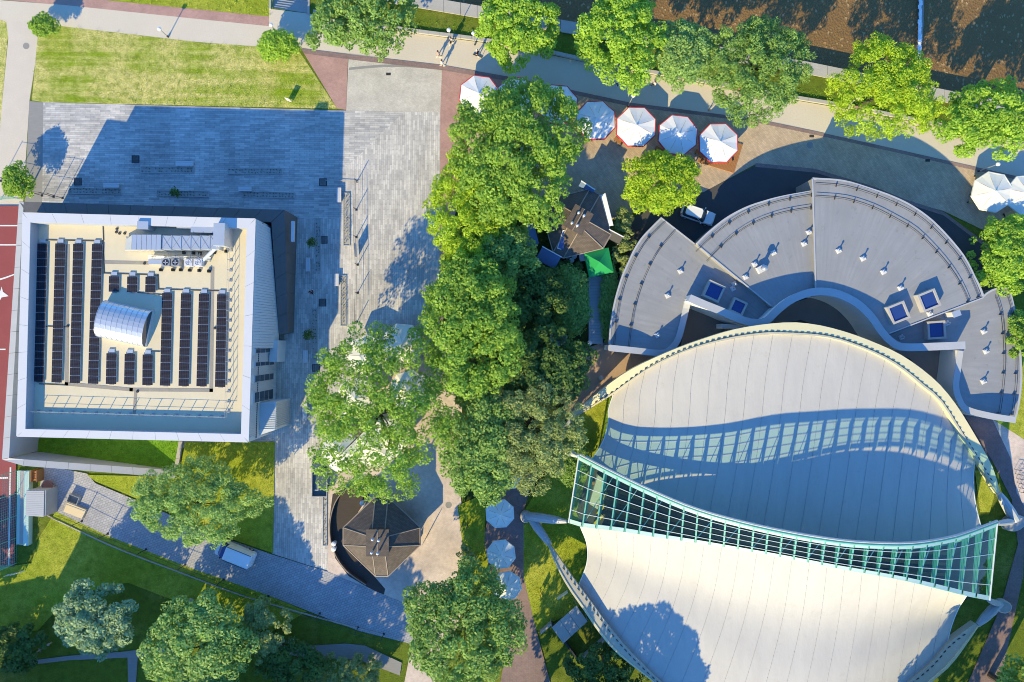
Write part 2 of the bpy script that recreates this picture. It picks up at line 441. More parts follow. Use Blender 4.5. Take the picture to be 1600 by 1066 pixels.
# weir: a low sill across the river with white water spilling over it
we = thing('weir', 'thin line of white water spilling over a low sill across the river', 'weir', W(1436, 60, 0))
A = [W(1442, -300, WATER + .06), W(1437, 40, WATER + .06), W(1431, 122, WATER + .06)]
B = [p + Vector((.5, 0, 0)) for p in A]
MB().ribbon(A, B, .5).build('sill', m_concd, we)
m_foam = M('white_foam', (.88, .9, .92), .5, .3, 3, col2=(.5, .56, .6), fine=9)
fb = MB(); k = 0
for i in range(70):
    t = i / 70; y = -280 + t * 400; x = 1441.5 - 10 * max(0, (y + 300) / 420)
    c = W(x + 3, y, WATER) + Vector((rnd.uniform(-.05, .1), 0, .08))
    fb.box(c, (rnd.uniform(.3, .55), .52, .06), rnd.uniform(-.12, .12), 0, rnd.uniform(-.12, .12))
o = fb.build('foam', m_foam, we); o['kind'] = 'stuff'

# pavings, laid one over another
sheet('lawn', [(-300, -200), (14, 30), (12, 60), (2, 175), (-2, 330), (-300, 330)], m_lawn)
sheet('path', [(-60, 0), (12, 28), (95, 41), (62, 55), (55, 100), (46, 158), (35, 335), (-8, 335), (2, 175), (13, 60), (10, 34), (-60, 12)], m_gravel_path)
sheet('lawn', [(59, 56), (93, 40), (200, 53), (310, 66), (405, 73), (466, 78), (527, 170), (70, 160), (50, 157)], m_lawn)
sheet('grass_verge', [(-60, -60), (426, -60), (426, 27), (150, -1), (-60, -22)], m_bright)
sheet('promenade', [(-300, -28), (-60, -4), (100, 8), (300, 29), (420, 41), (421, 14), (486, 22), (613, 48), (762, 68), (850, 84), (933, 102), (1080, 128), (1230, 155), (1319, 170), (1459, 198), (1600, 232), (1900, 300),
                    (1900, 345), (1505, 257), (1381, 229), (1267, 204), (1180, 186), (986, 161), (800, 121), (691, 102), (560, 87), (471, 76), (405, 73), (310, 66), (200, 53), (95, 41), (0, 30), (-300, 0)], m_prom)
sheet('cycle_path', [(-300, -52), (40, -14), (150, -1), (420, 26), (421, 41), (300, 29), (100, 8), (-60, -5), (-300, -30)], m_red)
sheet('path', [(38, 335), (46, 158), (70, 160), (68, 240), (66, 335)], m_slate)
sheet('square', [(68, 160), (541, 173), (632, 175), (541, 262), (541, 340), (420, 345), (420, 700), (20, 700), (20, 320), (66, 330)], m_plank_h)
sheet('square', [(541, 262), (632, 175), (688, 176), (688, 330), (686, 520), (640, 620), (540, 640), (517, 700), (512, 893), (425, 865), (428, 690), (420, 690), (420, 345), (541, 340)], m_plank_v)
sheet('square', [(545, 84), (691, 103), (688, 176), (541, 173)], m_setts)
_arc = [(545 + i * 14.6, 106 - 5 * math.sin(i / 10 * math.pi)) for i in range(11)]
sheet('paving_band', _arc + [(x, y + 4) for x, y in reversed(_arc)], m_slate)
sheet('pavement', [(471, 77), (560, 87), (544, 88), (541, 172), (527, 170)], m_red)
sheet('pavement', [(691, 103), (800, 122), (790, 160), (740, 190), (722, 330), (712, 430), (686, 520), (688, 176)], m_red)
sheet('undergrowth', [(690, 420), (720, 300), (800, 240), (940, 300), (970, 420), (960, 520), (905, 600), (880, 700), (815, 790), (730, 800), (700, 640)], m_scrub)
sheet('square', [(740, 190), (790, 160), (800, 123), (986, 163), (1180, 188), (1267, 206), (1381, 231), (1505, 259), (1900, 347), (1900, 420), (1620, 400), (1474, 330), (1412, 313), (1366, 294), (1273, 266), (1180, 257), (1100, 300), (1000, 330), (950, 345), (870, 350), (800, 300), (735, 240)], m_setts_tan)
sheet('pavement', [(471, 76), (560, 87), (691, 102), (800, 121), (986, 161), (1180, 186), (1267, 204), (1381, 229), (1505, 257), (1900, 345), (1900, 351), (1505, 262.5), (1381, 234.5), (1267, 209.5), (1180, 191.5), (986, 167), (800, 128), (691, 110), (560, 95), (475, 84)], m_violet)
sheet('yard', [(1180, 259), (1273, 268), (1366, 296), (1412, 315), (1474, 335), (1560, 400), (1560, 720), (930, 720), (910, 600), (960, 545), (985, 345), (1000, 330), (1100, 300)], m_asphalt)
sheet('pavement', [(1180, 255), (1273, 264), (1366, 292), (1412, 311), (1474, 331), (1560, 395), (1560, 402), (1474, 337), (1412, 317), (1366, 298), (1273, 270), (1180, 261)], m_violet)
sheet('pavement', [(880, 640), (888, 590), (912, 545), (945, 535), (1010, 545), (1075, 560), (1010, 600), (935, 640), (900, 660)], M('brown_paving', (.42, .30, .22), .85, .2, .5))
sheet('grass', [(1555, 560), (1900, 540), (1900, 760), (1600, 687), (1545, 652)], m_bright)
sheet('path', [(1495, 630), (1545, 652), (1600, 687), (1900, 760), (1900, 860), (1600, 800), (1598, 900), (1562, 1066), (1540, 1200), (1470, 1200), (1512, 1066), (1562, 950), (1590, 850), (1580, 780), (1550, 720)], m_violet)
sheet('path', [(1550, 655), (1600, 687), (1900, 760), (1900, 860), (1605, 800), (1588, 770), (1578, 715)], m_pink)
sheet('square', [(515, 640), (660, 560), (700, 520), (722, 640), (718, 745), (722, 800), (724, 870), (714, 895), (720, 960), (690, 1066), (680, 1200), (610, 1200), (632, 1066), (645, 1000), (560, 935), (512, 893), (517, 700)], m_pink)
sheet('terrace', [(520, 772), (545, 760), (580, 768), (560, 800), (552, 850), (572, 885), (602, 920), (600, 930), (572, 916), (545, 900), (524, 872), (514, 820)], m_terrace)
sheet('grass', [(905, 640), (965, 598), (965, 720), (930, 930), (895, 955), (838, 985), (818, 900), (818, 800), (880, 700)], m_bright)
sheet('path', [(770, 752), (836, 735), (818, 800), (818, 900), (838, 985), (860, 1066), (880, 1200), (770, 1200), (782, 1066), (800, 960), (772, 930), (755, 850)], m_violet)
sheet('lawn', [(715, 790), (760, 770), (757, 850), (772, 930), (724, 905), (725, 868)], m_bright)
sheet('path', [(70, 727), (137, 740), (150, 755), (210, 780), (345, 838), (425, 866), (512, 893), (640, 945), (660, 1010), (560, 985), (420, 930), (290, 884), (169, 837), (88, 799), (60, 792), (64, 755)], m_path)
sheet('grass', [(88, 799), (169, 837), (290, 884), (420, 930), (480, 955), (420, 990), (330, 960), (200, 910), (110, 930), (60, 985), (-60, 985), (-60, 893), (50, 880), (62, 840)], m_bright)
sheet('grass', [(137, 742), (280, 745), (290, 690), (430, 690), (427, 864), (345, 836), (212, 778), (150, 752)], m_bright)
sheet('courtyard', [(20, 680), (284, 680), (273, 745), (28, 724)], m_lush)
sheet('path', [(30, 1034), (110, 1024), (190, 1018), (240, 1012), (280, 1012), (280, 1022), (216, 1027), (211, 1100), (202, 1100), (200, 1027), (110, 1031), (34, 1040)], m_slate)
sheet('path', [(390, 1000), (460, 1010), (540, 1005), (570, 1008), (628, 1035), (625, 1055), (560, 1030), (480, 1027), (400, 1014)], m_slate)
sheet('sports_court', [(-400, 322), (32, 322), (24, 885), (-400, 885)], m_court)
for P in ([(-20, 352), (29, 352), (29, 354), (-20, 354)], [(-20, 382), (28, 382), (28, 384), (-20, 384)], [(-20, 545), (10, 545), (10, 547), (-20, 547)], [(-20, 745), (14, 745), (14, 748), (-20, 748)], [(16.5, 730), (19, 730), (16, 884), (13.5, 884)],
          [(-10, 452), (2, 455), (4, 448), (6, 456), (15, 463), (4, 465), (0, 472), (-3, 464), (-10, 462)], [(-14, 440), (10, 433), (24, 428), (24, 430), (10, 435.5), (-14, 443)]):
    sheet('court_line', P, m_line)
sheet('arena_floor', [(925, 720), (962, 640), (1000, 590), (1100, 540), (1250, 515), (1420, 580), (1515, 715), (1520, 800), (1545, 840), (1530, 930), (1495, 940), (1478, 1000), (1380, 1110), (1180, 1130), (1050, 1070), (940, 950), (918, 880), (912, 826), (900, 800)], M('arena_floor_asphalt', (.10, .088, .08), .85, .3, .5))
sheet('court', [(1060, 560), (1075, 475), (1180, 510), (1220, 480), (1280, 460), (1340, 475), (1390, 540), (1500, 545), (1500, 640), (1420, 560), (1250, 500), (1100, 530)], M('court_paving', (.30, .25, .21), .85, .25, .6))
# yellow-green grass seen through the opening at the east end of the shells
sheet('grass', [(1522, 735), (1545, 735), (1552, 775), (1545, 800), (1530, 800)], m_bright)

# kerb between the promenade and the river verge
kb = thing('kerb', 'low pale stone kerb along the river side of the promenade', 'kerb', W(900, 92, 0))
kp = [(490, 22), (613, 47), (762, 67), (850, 83), (933, 101), (1080, 127), (1230, 154), (1319, 169), (1459, 197), (1600, 231), (1750, 265)]
kc = curve(kp, 78)
for i in range(len(kc) - 1):
    a, b = kc[i], kc[i + 1]; b = a + (b - a) * .985
    P = [W(a[0], a[1], 0), W(b[0], b[1], 0), W(b[0] + .8, b[1] - 5.2, 0), W(a[0] + .8, a[1] - 5.2, 0)]
    red = i % 11 in (7,)
    MB().prism(P, -.05, .34 + rnd.uniform(-.01, .02)).build('kerb_stone', m_red if red else m_conc, kb)

# steps down to the river at the top edge
st = thing('steps', 'flight of pale concrete steps going down at the top edge beside the tree', 'steps', W(452, 6, 0))
for i in range(11):
    y0 = 13 - i * 4.6
    P = [W(424, y0, 0), W(481, y0 + 8, 0), W(481, y0 + 3.4, 0), W(424, y0 - 4.6, 0)]
    MB().prism(P, -3.2, -.14 * (i + 1)).build('step', m_conc, st)
for x, dy in ((422.5, 0), (482.5, 8)):
    MB().ribbon([W(x - 1.5, 15 + dy, 0) + Vector((0, 0, .25)), W(x - 1.5, -60 + dy, 0) + Vector((0, 0, -.4))], [W(x + 1.5, 15 + dy, 0) + Vector((0, 0, .25)), W(x + 1.5, -60 + dy, 0) + Vector((0, 0, -.4))], 3.0).build('side_wall', m_conc, st)

# flush covers and drains
for name, cx, cy, kind, lab in (('manhole_cover', 622, 71, 'r', 'round iron manhole cover on the promenade south of the big top tree'), ('drain_grate', 607, 116, 's', 'small black drain grate in the grey sett patch of the square'),
                                ('drain_grate', 1268, 213, 's', 'black drain grate above the round cover on the shaded tan setts'), ('manhole_cover', 1265, 227, 'r', 'round dark manhole cover on the tan setts below a drain grate'),
                                ('drain_grate', 1449, 251, 's', 'black drain grate on tan setts near the curved shadow edge at right'), ('manhole_cover', 701, 789, 'r', 'round pale manhole cover on pink paving right of the brown kiosk'),
                                ('manhole_cover', 41, 72, 'r', 'round rusty cover on the gravel path at the far left')):
    p = G(cx, cy); b = MB()
    if kind == 'r': b.lathe([(.42, .0), (.42, .012), (.36, .014), (.33, .008), (.1, .012)], p, 20)
    else:
        b.box(p + Vector((0, 0, .006)), (.6, .34, .012))
        for i in range(5): b.box(p + Vector((-.22 + i * .11, 0, .014)), (.04, .28, .008))
    tag(b.build(name, m_darkmetal if kind == 's' else m_concd), lab, 'cover' if kind == 'r' else 'drain')
# ------------------------------------------------------------ hall on the left
RZB = -.0275
ZR, ZD = 8.95, 7.55
TL, TR, BR, BL = (35.6, 332.5), (399, 342), (388, 691), (26, 682)
iTL, iTR, iBR, iBL = (47, 347), (386, 356), (377, 679), (39, 671)
hall = thing('hall', 'flat roofed grey hall with cream roof, white rim and solar panels', 'building', W(212, 512, 0))
def quad_in(pts, d):  # scale quad of world points toward its centre by d metres
    c = sum((Vector(p) for p in pts), Vector((0, 0, 0))) / 4
    return [p + (c - p).normalized() * d for p in (Vector(q) for q in pts)]
Q = [W(*p, ZR) for p in (TL, TR, BR, BL)]; I = [W(*p, ZR) for p in (iTL, iTR, iBR, iBL)]
for i in range(4):
    j = (i + 1) % 4
    MB().prism([Q[i], Q[j], I[j], I[i]], 0, ZR - .08).build('wall', [m_clad, m_clad, m_frame, m_clad][i], hall)
MB().prism([p + (p - Vector((0, 0, 0))) * 0 for p in I], ZD - .3, ZD).build('roof_deck', m_deck, hall)
# coping panels on the rim
for i, n in ((0, 8), (1, 7), (2, 10), (3, 8)):
    j = (i + 1) % 4
    a0, a1, b0, b1 = Q[i], Q[j], I[i], I[j]
    out = ((a0 + a1) / 2 - (b0 + b1) / 2).normalized() * .04
    for k in range(n):
        s, e = k / n, (k + 1) / n - .03 / (a1 - a0).length
        P = [a0.lerp(a1, s) + out, a0.lerp(a1, e) + out, b0.lerp(b1, e) - out, b0.lerp(b1, s) - out]
        MB().prism(P, ZR - .075, ZR + rnd.uniform(0, .012)).build('coping_panel', m_white, hall)
# inner faces of the rim
m_lining = M('shaded_parapet_lining', (.36, .38, .41), .6, .15, .5, bmp=0)  # shade of the inner rim faces put into a darker blue-grey
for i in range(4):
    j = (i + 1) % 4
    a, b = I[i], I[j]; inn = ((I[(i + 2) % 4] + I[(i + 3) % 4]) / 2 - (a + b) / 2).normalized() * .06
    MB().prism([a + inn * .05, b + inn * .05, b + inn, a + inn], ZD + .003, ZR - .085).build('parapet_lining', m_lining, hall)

# perimeter frame walls that wrap the hall and drop to the ground at their ends
def frame(pts_o, pts_i, mat, n, name='frame_panel'):
    a = [W(*p) for p in pts_o]; b = [W(*p) for p in pts_i]
    for s in range(len(a) - 1):
        m = max(1, round((a[s + 1] - a[s]).length / 2.6))
        for k in range(m):
            t0, t1 = k / m, (k + 1) / m - .035 / (a[s + 1] - a[s]).length
            MB().ribbon([a[s].lerp(a[s + 1], t0), a[s].lerp(a[s + 1], t1)], [b[s].lerp(b[s + 1], t0), b[s].lerp(b[s + 1], t1)], ('z', -.02)).build(name, mat, hall)
frame([(30, 315, 7.0), (444, 328, 5.2)], [(40, 331, 7.0), (424, 347, 5.2)], m_shadeframe, 14)
frame([(444.3, 328, 5.2), (450, 520, 2.3)], [(424, 347.5, 5.2), (436, 523, 2.3)], m_shadeframe, 8)
frame([(29.5, 316, 7.0), (3, 718, 5.2)], [(37, 316, 7.0), (14, 716, 5.2)], m_frame, 14)
frame([(3, 718.3, 5.2), (36, 728, 4.9), (274, 747, .5)], [(14, 716.3, 5.2), (38, 718, 4.9), (272, 735, .5)], m_frame, 10)
frame([(285, 690, .35), (276, 745, .45)], [(279, 690, .35), (270, 744, .45)], m_conc, 3)
# white rooflight strip set in the east frame
MB().prism([W(456, 346, 4.2), W(460.5, 346, 4.2), W(460, 378, 4.2), W(455.5, 378, 4.2)], 4.0, 4.45).build('rooflight', m_white, hall)

# east facade: cladding ribs, windows, storey ledge
fx = lambda y: TR[0] + (BR[0] - TR[0]) * (y - TR[1]) / (BR[1] - TR[1])
def fpt(y, z, out=0.0):          # point on the east facade below roof pixel row y
    p = W(fx(y), y, ZR); return Vector((p.x + out, p.y, z))
# battered cladding on the northern part of the east facade
low = [(423, 357, 4.8), (436, 522, 2.2), (435.5, 544, 1.7)]
NP = 46
for k in range(NP):
    q = []
    for t in (k / NP, (k + .94) / NP):
        y = 344 + t * 200; yl = 357 + t * 187
        xl = float(np.interp(yl, [p[1] for p in low], [p[0] for p in low])); zl = float(np.interp(yl, [p[1] for p in low], [p[2] for p in low]))
        q.append((fpt(y, ZR - .12, .05), W(xl, yl, zl)))
    o_ = Vector((-.12, 0, -.08))
    MB().hexa([q[0][0] + o_, q[1][0] + o_, q[1][1] + o_, q[0][1] + o_], [q[0][0], q[1][0], q[1][1], q[0][1]]).build('facade_panel', m_clad, hall)
rb = MB()
for i in range(118):
    y = 345 + i * 2.9
    if any(a - 1 < y < b + 1 for a, b in ((545, 553), (566, 574), (587, 599), (614, 632))): continue
    p = fpt(y, 0, .035); rb.box((p.x, p.y, 4.4), (.07, .07, 8.6), RZB)
o = rb.build('cladding_ribs', m_clad, hall); o['kind'] = 'stuff'
MB().ribbon([fpt(343, 6.7, .02), fpt(689, 6.7, .02)], [fpt(343, 6.7, .09), fpt(689, 6.7, .09)], .12).build('facade_ledge', m_darkmetal, hall)
for a, b in ((546, 552), (567, 573), (588, 598), (615, 631)):
    w = (b - a) / 13.3
    p = fpt((a + b) / 2, 0, .06)
    win = MB().box((p.x, p.y, 4.6), (.14, w + .12, 6.4), RZB).build('window', m_white, hall)
    for k in range(4):
        MB().box((p.x + .06, p.y, 2.2 + k * 1.6), (.06, w, 1.46), RZB).build('pane', m_glassd, win)
# projecting lower blocks at the south end of the facade
MB().prism([W(423, 532, 3.2), W(434, 532, 3.2), W(433, 566, 3.2), W(420, 566, 3.2)], 0, 3.2).build('porch_block', m_clad, hall)
MB().prism([W(396, 630, 5.5), W(431, 628, 5.5), W(430, 672, 5.5), W(394, 684, 5.5)], 0, 5.5).build('porch_block', m_clad, hall)
pr = MB()
for i in range(15):
    p = W(431, 630 + i * 2.9, 5.5); pr.box((p.x + .03, p.y, 2.75), (.06, .07, 5.4), RZB)
    q = W(413, 630 + i * 2.9, 5.5); pr.box((q.x, q.y, 5.53), (2.6, .06, .06), RZB)
o = pr.build('porch_ribs', m_clad, hall); o['kind'] = 'stuff'

# guard rail round the south and east edge of the deck
rail = thing('guard_rail', 'thin wire guard rail with slanting posts along the cream roof edge', 'railing', W(205, 648, ZD))
ra, rc_, rd = W(52, 642, ZD), W(357, 651, ZD), W(362, 352, ZD)
rm = MB()
for a, b in ((ra, rc_), (rc_, rd)):
    for h in (.55, 1.08): rm.cyl(a + Vector((0, 0, h)), b + Vector((0, 0, h)), .016, n=6)
rm.build('rail', m_steel, rail)
for a, b, n in ((ra, rc_, 17), (rc_, rd, 19)):
    for k in range(n):
        p = a.lerp(b, (k + .5) / n)
        MB().cyl(p, p + Vector((0, 0, 1.1)), .04, n=6).box(p + Vector((0, 0, .04)), (.3, .3, .08), RZB).build('post', m_steel, rail)

# cable trays and stained walkways on the deck
def strip(name, pts, w, z, mat, parent, h=.05):
    b = MB()
    for p, q in zip(pts[:-1], pts[1:]):
        a, c = W(*p, ZD), W(*q, ZD); d = (c - a); L = d.length
        b.box((a + c) / 2 + Vector((0, 0, z)), (L + w, w, h), math.atan2(d.y, d.x))
    return b.build(name, mat, parent)
strip('walkway', [(106, 385), (104, 600), (205, 609), (330, 610), (332, 420)], .42, .012, m_deckgrey, hall, .02)
strip('walkway', [(165, 410), (230, 411)], .4, .012, m_deckgrey, hall, .02)
strip('walkway', [(212, 612), (210, 645)], .35, .016, m_deckgrey, hall, .02)
strip('conduit', [(67, 375), (161, 377), (163, 427), (247, 430), (248, 452), (349, 455)], .11, .04, m_line_dk, hall)
strip('conduit', [(215, 457), (255, 461)], .09, .04, m_line_dk, hall)
strip('conduit', [(70, 510), (105, 511)], .09, .04, m_line_dk, hall)
strip('conduit', [(162, 376), (161, 348)], .09, .045, m_line_dk, hall)
strip('conduit', [(62, 600), (102, 602)], .09, .045, m_line_dk, hall)
strip('conduit', [(232, 549), (250, 549.5)], .09, .045, m_line_dk, hall)
dr = MB()
for x, y in ((106, 510), (215, 612), (336, 513), (183, 358), (182, 363), (187, 365), (195, 365), (226, 412)): dr.lathe([(.16, 0), (.16, .1), (.08, .14)], W(x, y, ZD), 10)
o = dr.build('roof_outlets', m_line_dk, hall); o['kind'] = 'stuff'

# solar arrays
m_pv, _nt, _bs = nmat('solar_cells')
_tc = _nt.nodes.new('ShaderNodeTexCoord')
_b = _nt.nodes.new('ShaderNodeTexBrick'); _nt.links.new(_tc.outputs['Object'], _b.inputs['Vector'])
_b.offset = 0; _b.inputs['Scale'].default_value = 1; _b.inputs['Brick Width'].default_value = .21; _b.inputs['Row Height'].default_value = .155
_b.inputs['Mortar Size'].default_value = .012
_b.inputs['Color1'].default_value = (.016, .015, .022, 1); _b.inputs['Color2'].default_value = (.022, .021, .03, 1); _b.inputs['Mortar'].default_value = (.06, .06, .075, 1)
_nt.links.new(_b.outputs[0], _bs.inputs['Base Color']); _bs.inputs['Roughness'].default_value = .45; _bs.inputs['Specular IOR Level'].default_value = .15
ZP = ZD + .15
pvm = MB(); pvm.box((0, 0, 0), (1.27, .905, .04)); pvm.cur = 1; pvm.box((0, 0, .008), (1.24, .875, .04))
pvme = pvm.mesh('panel', [m_alu, m_pv])
arrays = [(66.4, 380.5, 60.5, 597, 18, 'westmost long'), (94.5, 380.5, 88.5, 598, 18, 'second long'), (122.5, 381, 117, 599, 18, 'third long'), (152, 381.5, 145.5, 600, 18, 'fourth long'),
          (178.5, 431.5, 178, 456.5, 2, 'left short upper'), (207, 432, 206.5, 457, 2, 'middle short upper'), (235.5, 432.5, 235, 457.5, 2, 'right short upper'),
          (174.5, 552, 173.5, 600.5, 4, 'left four-panel lower'), (203, 553, 202, 601, 4, 'middle four-panel lower'), (231, 554, 230.5, 602, 4, 'right four-panel lower'),
          (261.5, 458, 258, 603, 12, 'first twelve-panel'), (291, 458.5, 287, 603.5, 12, 'second twelve-panel'), (319, 459, 315, 604, 12, 'third twelve-panel'), (347.5, 460, 344, 605, 12, 'eastmost twelve-panel')]
for x0, y0, x1, y1, n, w in arrays:
    a, b = W(x0, y0, ZP), W(x1, y1, ZP)
    t = thing('solar_array', {18: '%s row of eighteen dark solar panels on the west roof half', 12: '%s row of dark solar panels on the east roof half', 2: '%s pair of solar panels above the vaulted skylight', 4: '%s row of solar panels below the vaulted skylight'}[n] % w, 'solar panels',
              W((x0 + x1) / 2, (y0 + y1) / 2, ZD), 0, 'solar panel rows on the hall roof')
    L0 = LOC[t.name]; d = b - a; rz = math.atan2(d.y, d.x) + math.pi / 2
    for k in range(n):
        p = a.lerp(b, (k + .5) / n) - L0
        o = link('panel', pvme, t, L0, p, rz); o.rotation_euler[1] = math.radians(-2)
    for s in (-.45, .45):
        off = Vector((math.cos(rz), math.sin(rz), 0)) * s
        MB().ribbon([a + off + Vector((-.03, 0, -.06 + s * .02)), b + off + Vector((-.03, 0, -.06 + s * .02))], [a + off + Vector((.03, 0, -.06 + s * .02)), b + off + Vector((.03, 0, -.06 + s * .02))], .05).build('mounting_rail', m_alu, t)
    fb = MB()
    for k in range(n + 1):
        p = a.lerp(b, min(1, max(0, k / n)))
        fb.box((p.x, p.y, ZD + .03), (.5, .16, .06), rz)
    fb.build('ballast_blocks', m_concd, t)
    MB().box(a + Vector((-.02, .3, -.08)), (.7, .4, .12), rz).build('junction_box', m_alu, t)

# barrel vaulted skylight
vl = thing('vaulted_skylight', 'ribbed metal barrel vault skylight turned askew amid the solar panels', 'skylight', W(199, 506, ZD), math.radians(-12.5))
L, Wd, Hb, Hv = 5.7, 4.3, .55, 1.15
def arc(t, w, h0, h1): return (-w / 2 * math.cos(t * math.pi), h0 + h1 * math.sin(t * math.pi))
MB().box((0, 0, Hb / 2), (L + .1, Wd + .1, Hb)).build('kerb', m_zinc, vl, local=True)
NS = 9
for k in range(NS):
    x0, x1 = -L / 2 + L * k / NS + .02, -L / 2 + L * (k + 1) / NS - .02
    b = MB(); A = []; B = []
    for i in range(13):
        y, z = arc(i / 12, Wd, Hb, Hv); A.append((x0, y, z)); B.append((x1, y, z))
    b.add(A + B, [(i, i + 1, 14 + i, 13 + i) for i in range(12)])
    b.add([A[0], B[0], B[-1], A[-1]], [(0, 1, 2, 3)])
    b.build('vault_panel', m_alu, vl, local=True, smooth=False)
for k in range(NS + 1):
    x = -L / 2 + L * k / NS
    MB().tube([(x, *arc(i / 10, Wd + .04, Hb, Hv + .02)) for i in range(11)], .035, 5).build('rib', m_zinc, vl, local=True)
for s in (-1, 1):
    b = MB(); pts = [(s * (L / 2 - .01), *arc(i / 12, Wd - .05, Hb, Hv - .03)) for i in range(13)]
    b.add(pts + [(p[0] + s * .03, p[1], p[2]) for p in pts], [tuple(range(13)), tuple(range(25, 12, -1))]); b.build('end_wall', m_glassd, vl, local=True)

# roof plant
ahu = thing('air_handling_unit', 'big silver air handling duct with cross braced sections on the roof', 'ventilation unit', W(262, 379, ZD), RZB)
HB = 1.75
def lp(px, py, z=ZD):
    v = W(px, py, z) - LOC[ahu.name]; c, s = math.cos(-RZB), math.sin(-RZB)
    return Vector((c * v.x - s * v.y, s * v.x + c * v.y, v.z))
y0, y1 = 367, 390; zt = ZD + HB
for k in range(6):
    xa, xb = 206 + k * 7.6, 206 + (k + 1) * 7.6
    a, b = lp(xa, 378.5, zt), lp(xb, 378.5, zt)
    MB().box(((a.x + b.x) / 2, a.y, .15 + (HB - .15) / 2), (b.x - a.x - .04, 1.75, HB - .15)).build('unit_module', m_alu, ahu, local=True)
for k in range(6):
    xa, xb = 252 + k * 15, 252 + (k + 1) * 15
    a, b = lp(xa, 378.5, zt), lp(xb, 378.5, zt); cx = (a.x + b.x) / 2; w = b.x - a.x - .03
    d = MB().box((cx, a.y, .5 + .55), (w, 1.6, 1.1)).build('duct_section', m_zinc, ahu, local=True)
    br = MB()
    for s in (-1, 1): br.box((cx, a.y, 1.615), (math.hypot(w, 1.6) * .92, .05, .03), s * math.atan2(1.6, w))
    br.build('cross_brace', m_steel, d, local=True)
    MB().box((b.x, a.y, 1.06), (.06, 1.72, 1.22)).build('flange', m_alu, ahu, local=True)
a = lp(205, 378.5, zt)
MB().hexa([(a.x - 1.5, a.y - .85, .25), (a.x, a.y - .85, .25), (a.x, a.y + .85, .25), (a.x - 1.5, a.y + .85, .25)], [(a.x - 1.4, a.y - .8, .5), (a.x, a.y - .85, HB - .1), (a.x, a.y + .85, HB - .1), (a.x - 1.1, a.y + .5, .7)]).build('intake_hood', m_zinc, ahu, local=True)
b = lp(346, 374, ZD + 2)
MB().box((b.x - .1, b.y + .5, 1.25), (1.3, 2.6, 2.5)).build('riser_duct', m_zinc, ahu, local=True)
b2 = lp(322, 357, ZD + 1.4); MB().box((b2.x, b2.y, 1.0), (3.6, 1.0, .8)).build('cross_duct', m_zinc, ahu, local=True)
b3 = lp(300, 352, ZD + 1.4); MB().box((b3.x - 1, b3.y, .9), (1.8, .7, .6)).build('cross_duct', m_alu, ahu, local=True)
b4 = lp(223, 352, ZD + 1.6); MB().box((b4.x, b4.y, .9), (1.3, .9, 1.5)).build('exhaust_cowl', m_alu, ahu, local=True)
MB().cyl(lp(338, 387, ZD + 1.2), lp(316, 408, ZD + .5), .22, n=12).build('round_duct', m_alu, ahu, local=True)
ft = MB()
for x in range(212, 342, 14):
    for y in (370, 387): p = lp(x, y, ZD); ft.box((p.x, p.y, .09), (.2, .2, .18)) if x < 252 else ft.box((p.x, p.y, .26), (.1, .1, .52))
ft.build('support_feet', m_steel, ahu, local=True)
for px, lab, white in ((264.5, 'left grey condenser with a round fan beside its twin on the roof', 0), (279.5, 'right grey condenser with a round fan next to white boxes', 0), (299.5, 'left white condenser box at the end of the roof plant row', 1), (314, 'right white condenser box closest to the slanting round duct', 1)):
    t = thing('condenser', lab, 'air conditioner', W(px, 411.5, ZD), RZB, 'condensers on the hall roof')
    MB().box((0, 0, .5), (.95, .85, .8)).build('casing', m_white if white else m_steel, t, local=True)
    MB().lathe([(.36, .90), (.36, .95), (.30, .95), (.30, .905)], (0, 0, 0), 18).build('fan_ring', m_darkmetal if not white else m_white, t, local=True)
    f = MB()
    for k in range(4): f.box((.14 * math.cos(k * 1.57), .14 * math.sin(k * 1.57), .925), (.26, .1, .015), k * 1.57)
    f.build('fan', m_alu, t, local=True)
    MB().box((-.35, 0, .05), (.1, .8, .1)).box((.35, 0, .05), (.1, .8, .1)).build('feet', m_darkmetal, t, local=True)
    p = MB(); p.cyl((0, .42, .4), (0, 1.2, .35), .05, n=6); p.build('pipe', m_steel, t, local=True)
t = thing('pipe_rack', 'low steel rack of pipes behind the roof condensers', 'pipe rack', W(290, 404, ZD), RZB)
b = MB()
for k in range(3): b.cyl((-4.2, -.15 + .15 * k, .5), (3.2, -.15 + .15 * k, .5), .045, n=6)
b.build('pipe', m_alu, t, local=True)
b = MB()
for k in range(6): b.box((-3.8 + k * 1.35, 0, .23), (.08, .6, .46))
b.build('trestle', m_steel, t, local=True)
t = thing('cable_cabinet', 'long flat white cable cabinet left of the roof condensers', 'cabinet', W(246, 410, ZD), RZB)
MB().box((0, 0, .3), (1.5, .55, .5)).build('casing', m_white, t, local=True); MB().box((0, 0, .56), (1.56, .6, .03)).build('lid', m_alu, t, local=True); MB().box((-.5, 0, .03), (.1, .5, .06)).box((.5, 0, .03), (.1, .5, .06)).build('feet', m_darkmetal, t, local=True)
for i, (x, y) in enumerate(((252, 422), (271, 422), (283, 422), (297, 422.5), (312, 423), (327, 424), (288, 395), (303, 395.5), (313, 396), (335, 395), (354, 393), (358, 372))):
    b = MB().box(W(x, y, ZD) + Vector((0, 0, .12)), (.34, .34, .24), RZB).box(W(x, y, ZD) + Vector((0, 0, .28)), (.12, .34, .08), RZB)
    tag(b.build('support_block', m_blackpipe), 'small black support block, ' + ('first of the lower row of six from the west', 'second of the lower row of six from the west', 'third of the lower row of six from the west', 'fourth of the lower row of six from the west', 'fifth of the lower row of six from the west', 'last of the lower row of six from the west', 'first of four behind the condensers', 'second of four behind the condensers', 'third of four behind the condensers', 'last of four behind the condensers', 'by the rail, lower of two', 'by the rail, upper of two')[i], 'block', 'black blocks on the hall roof')
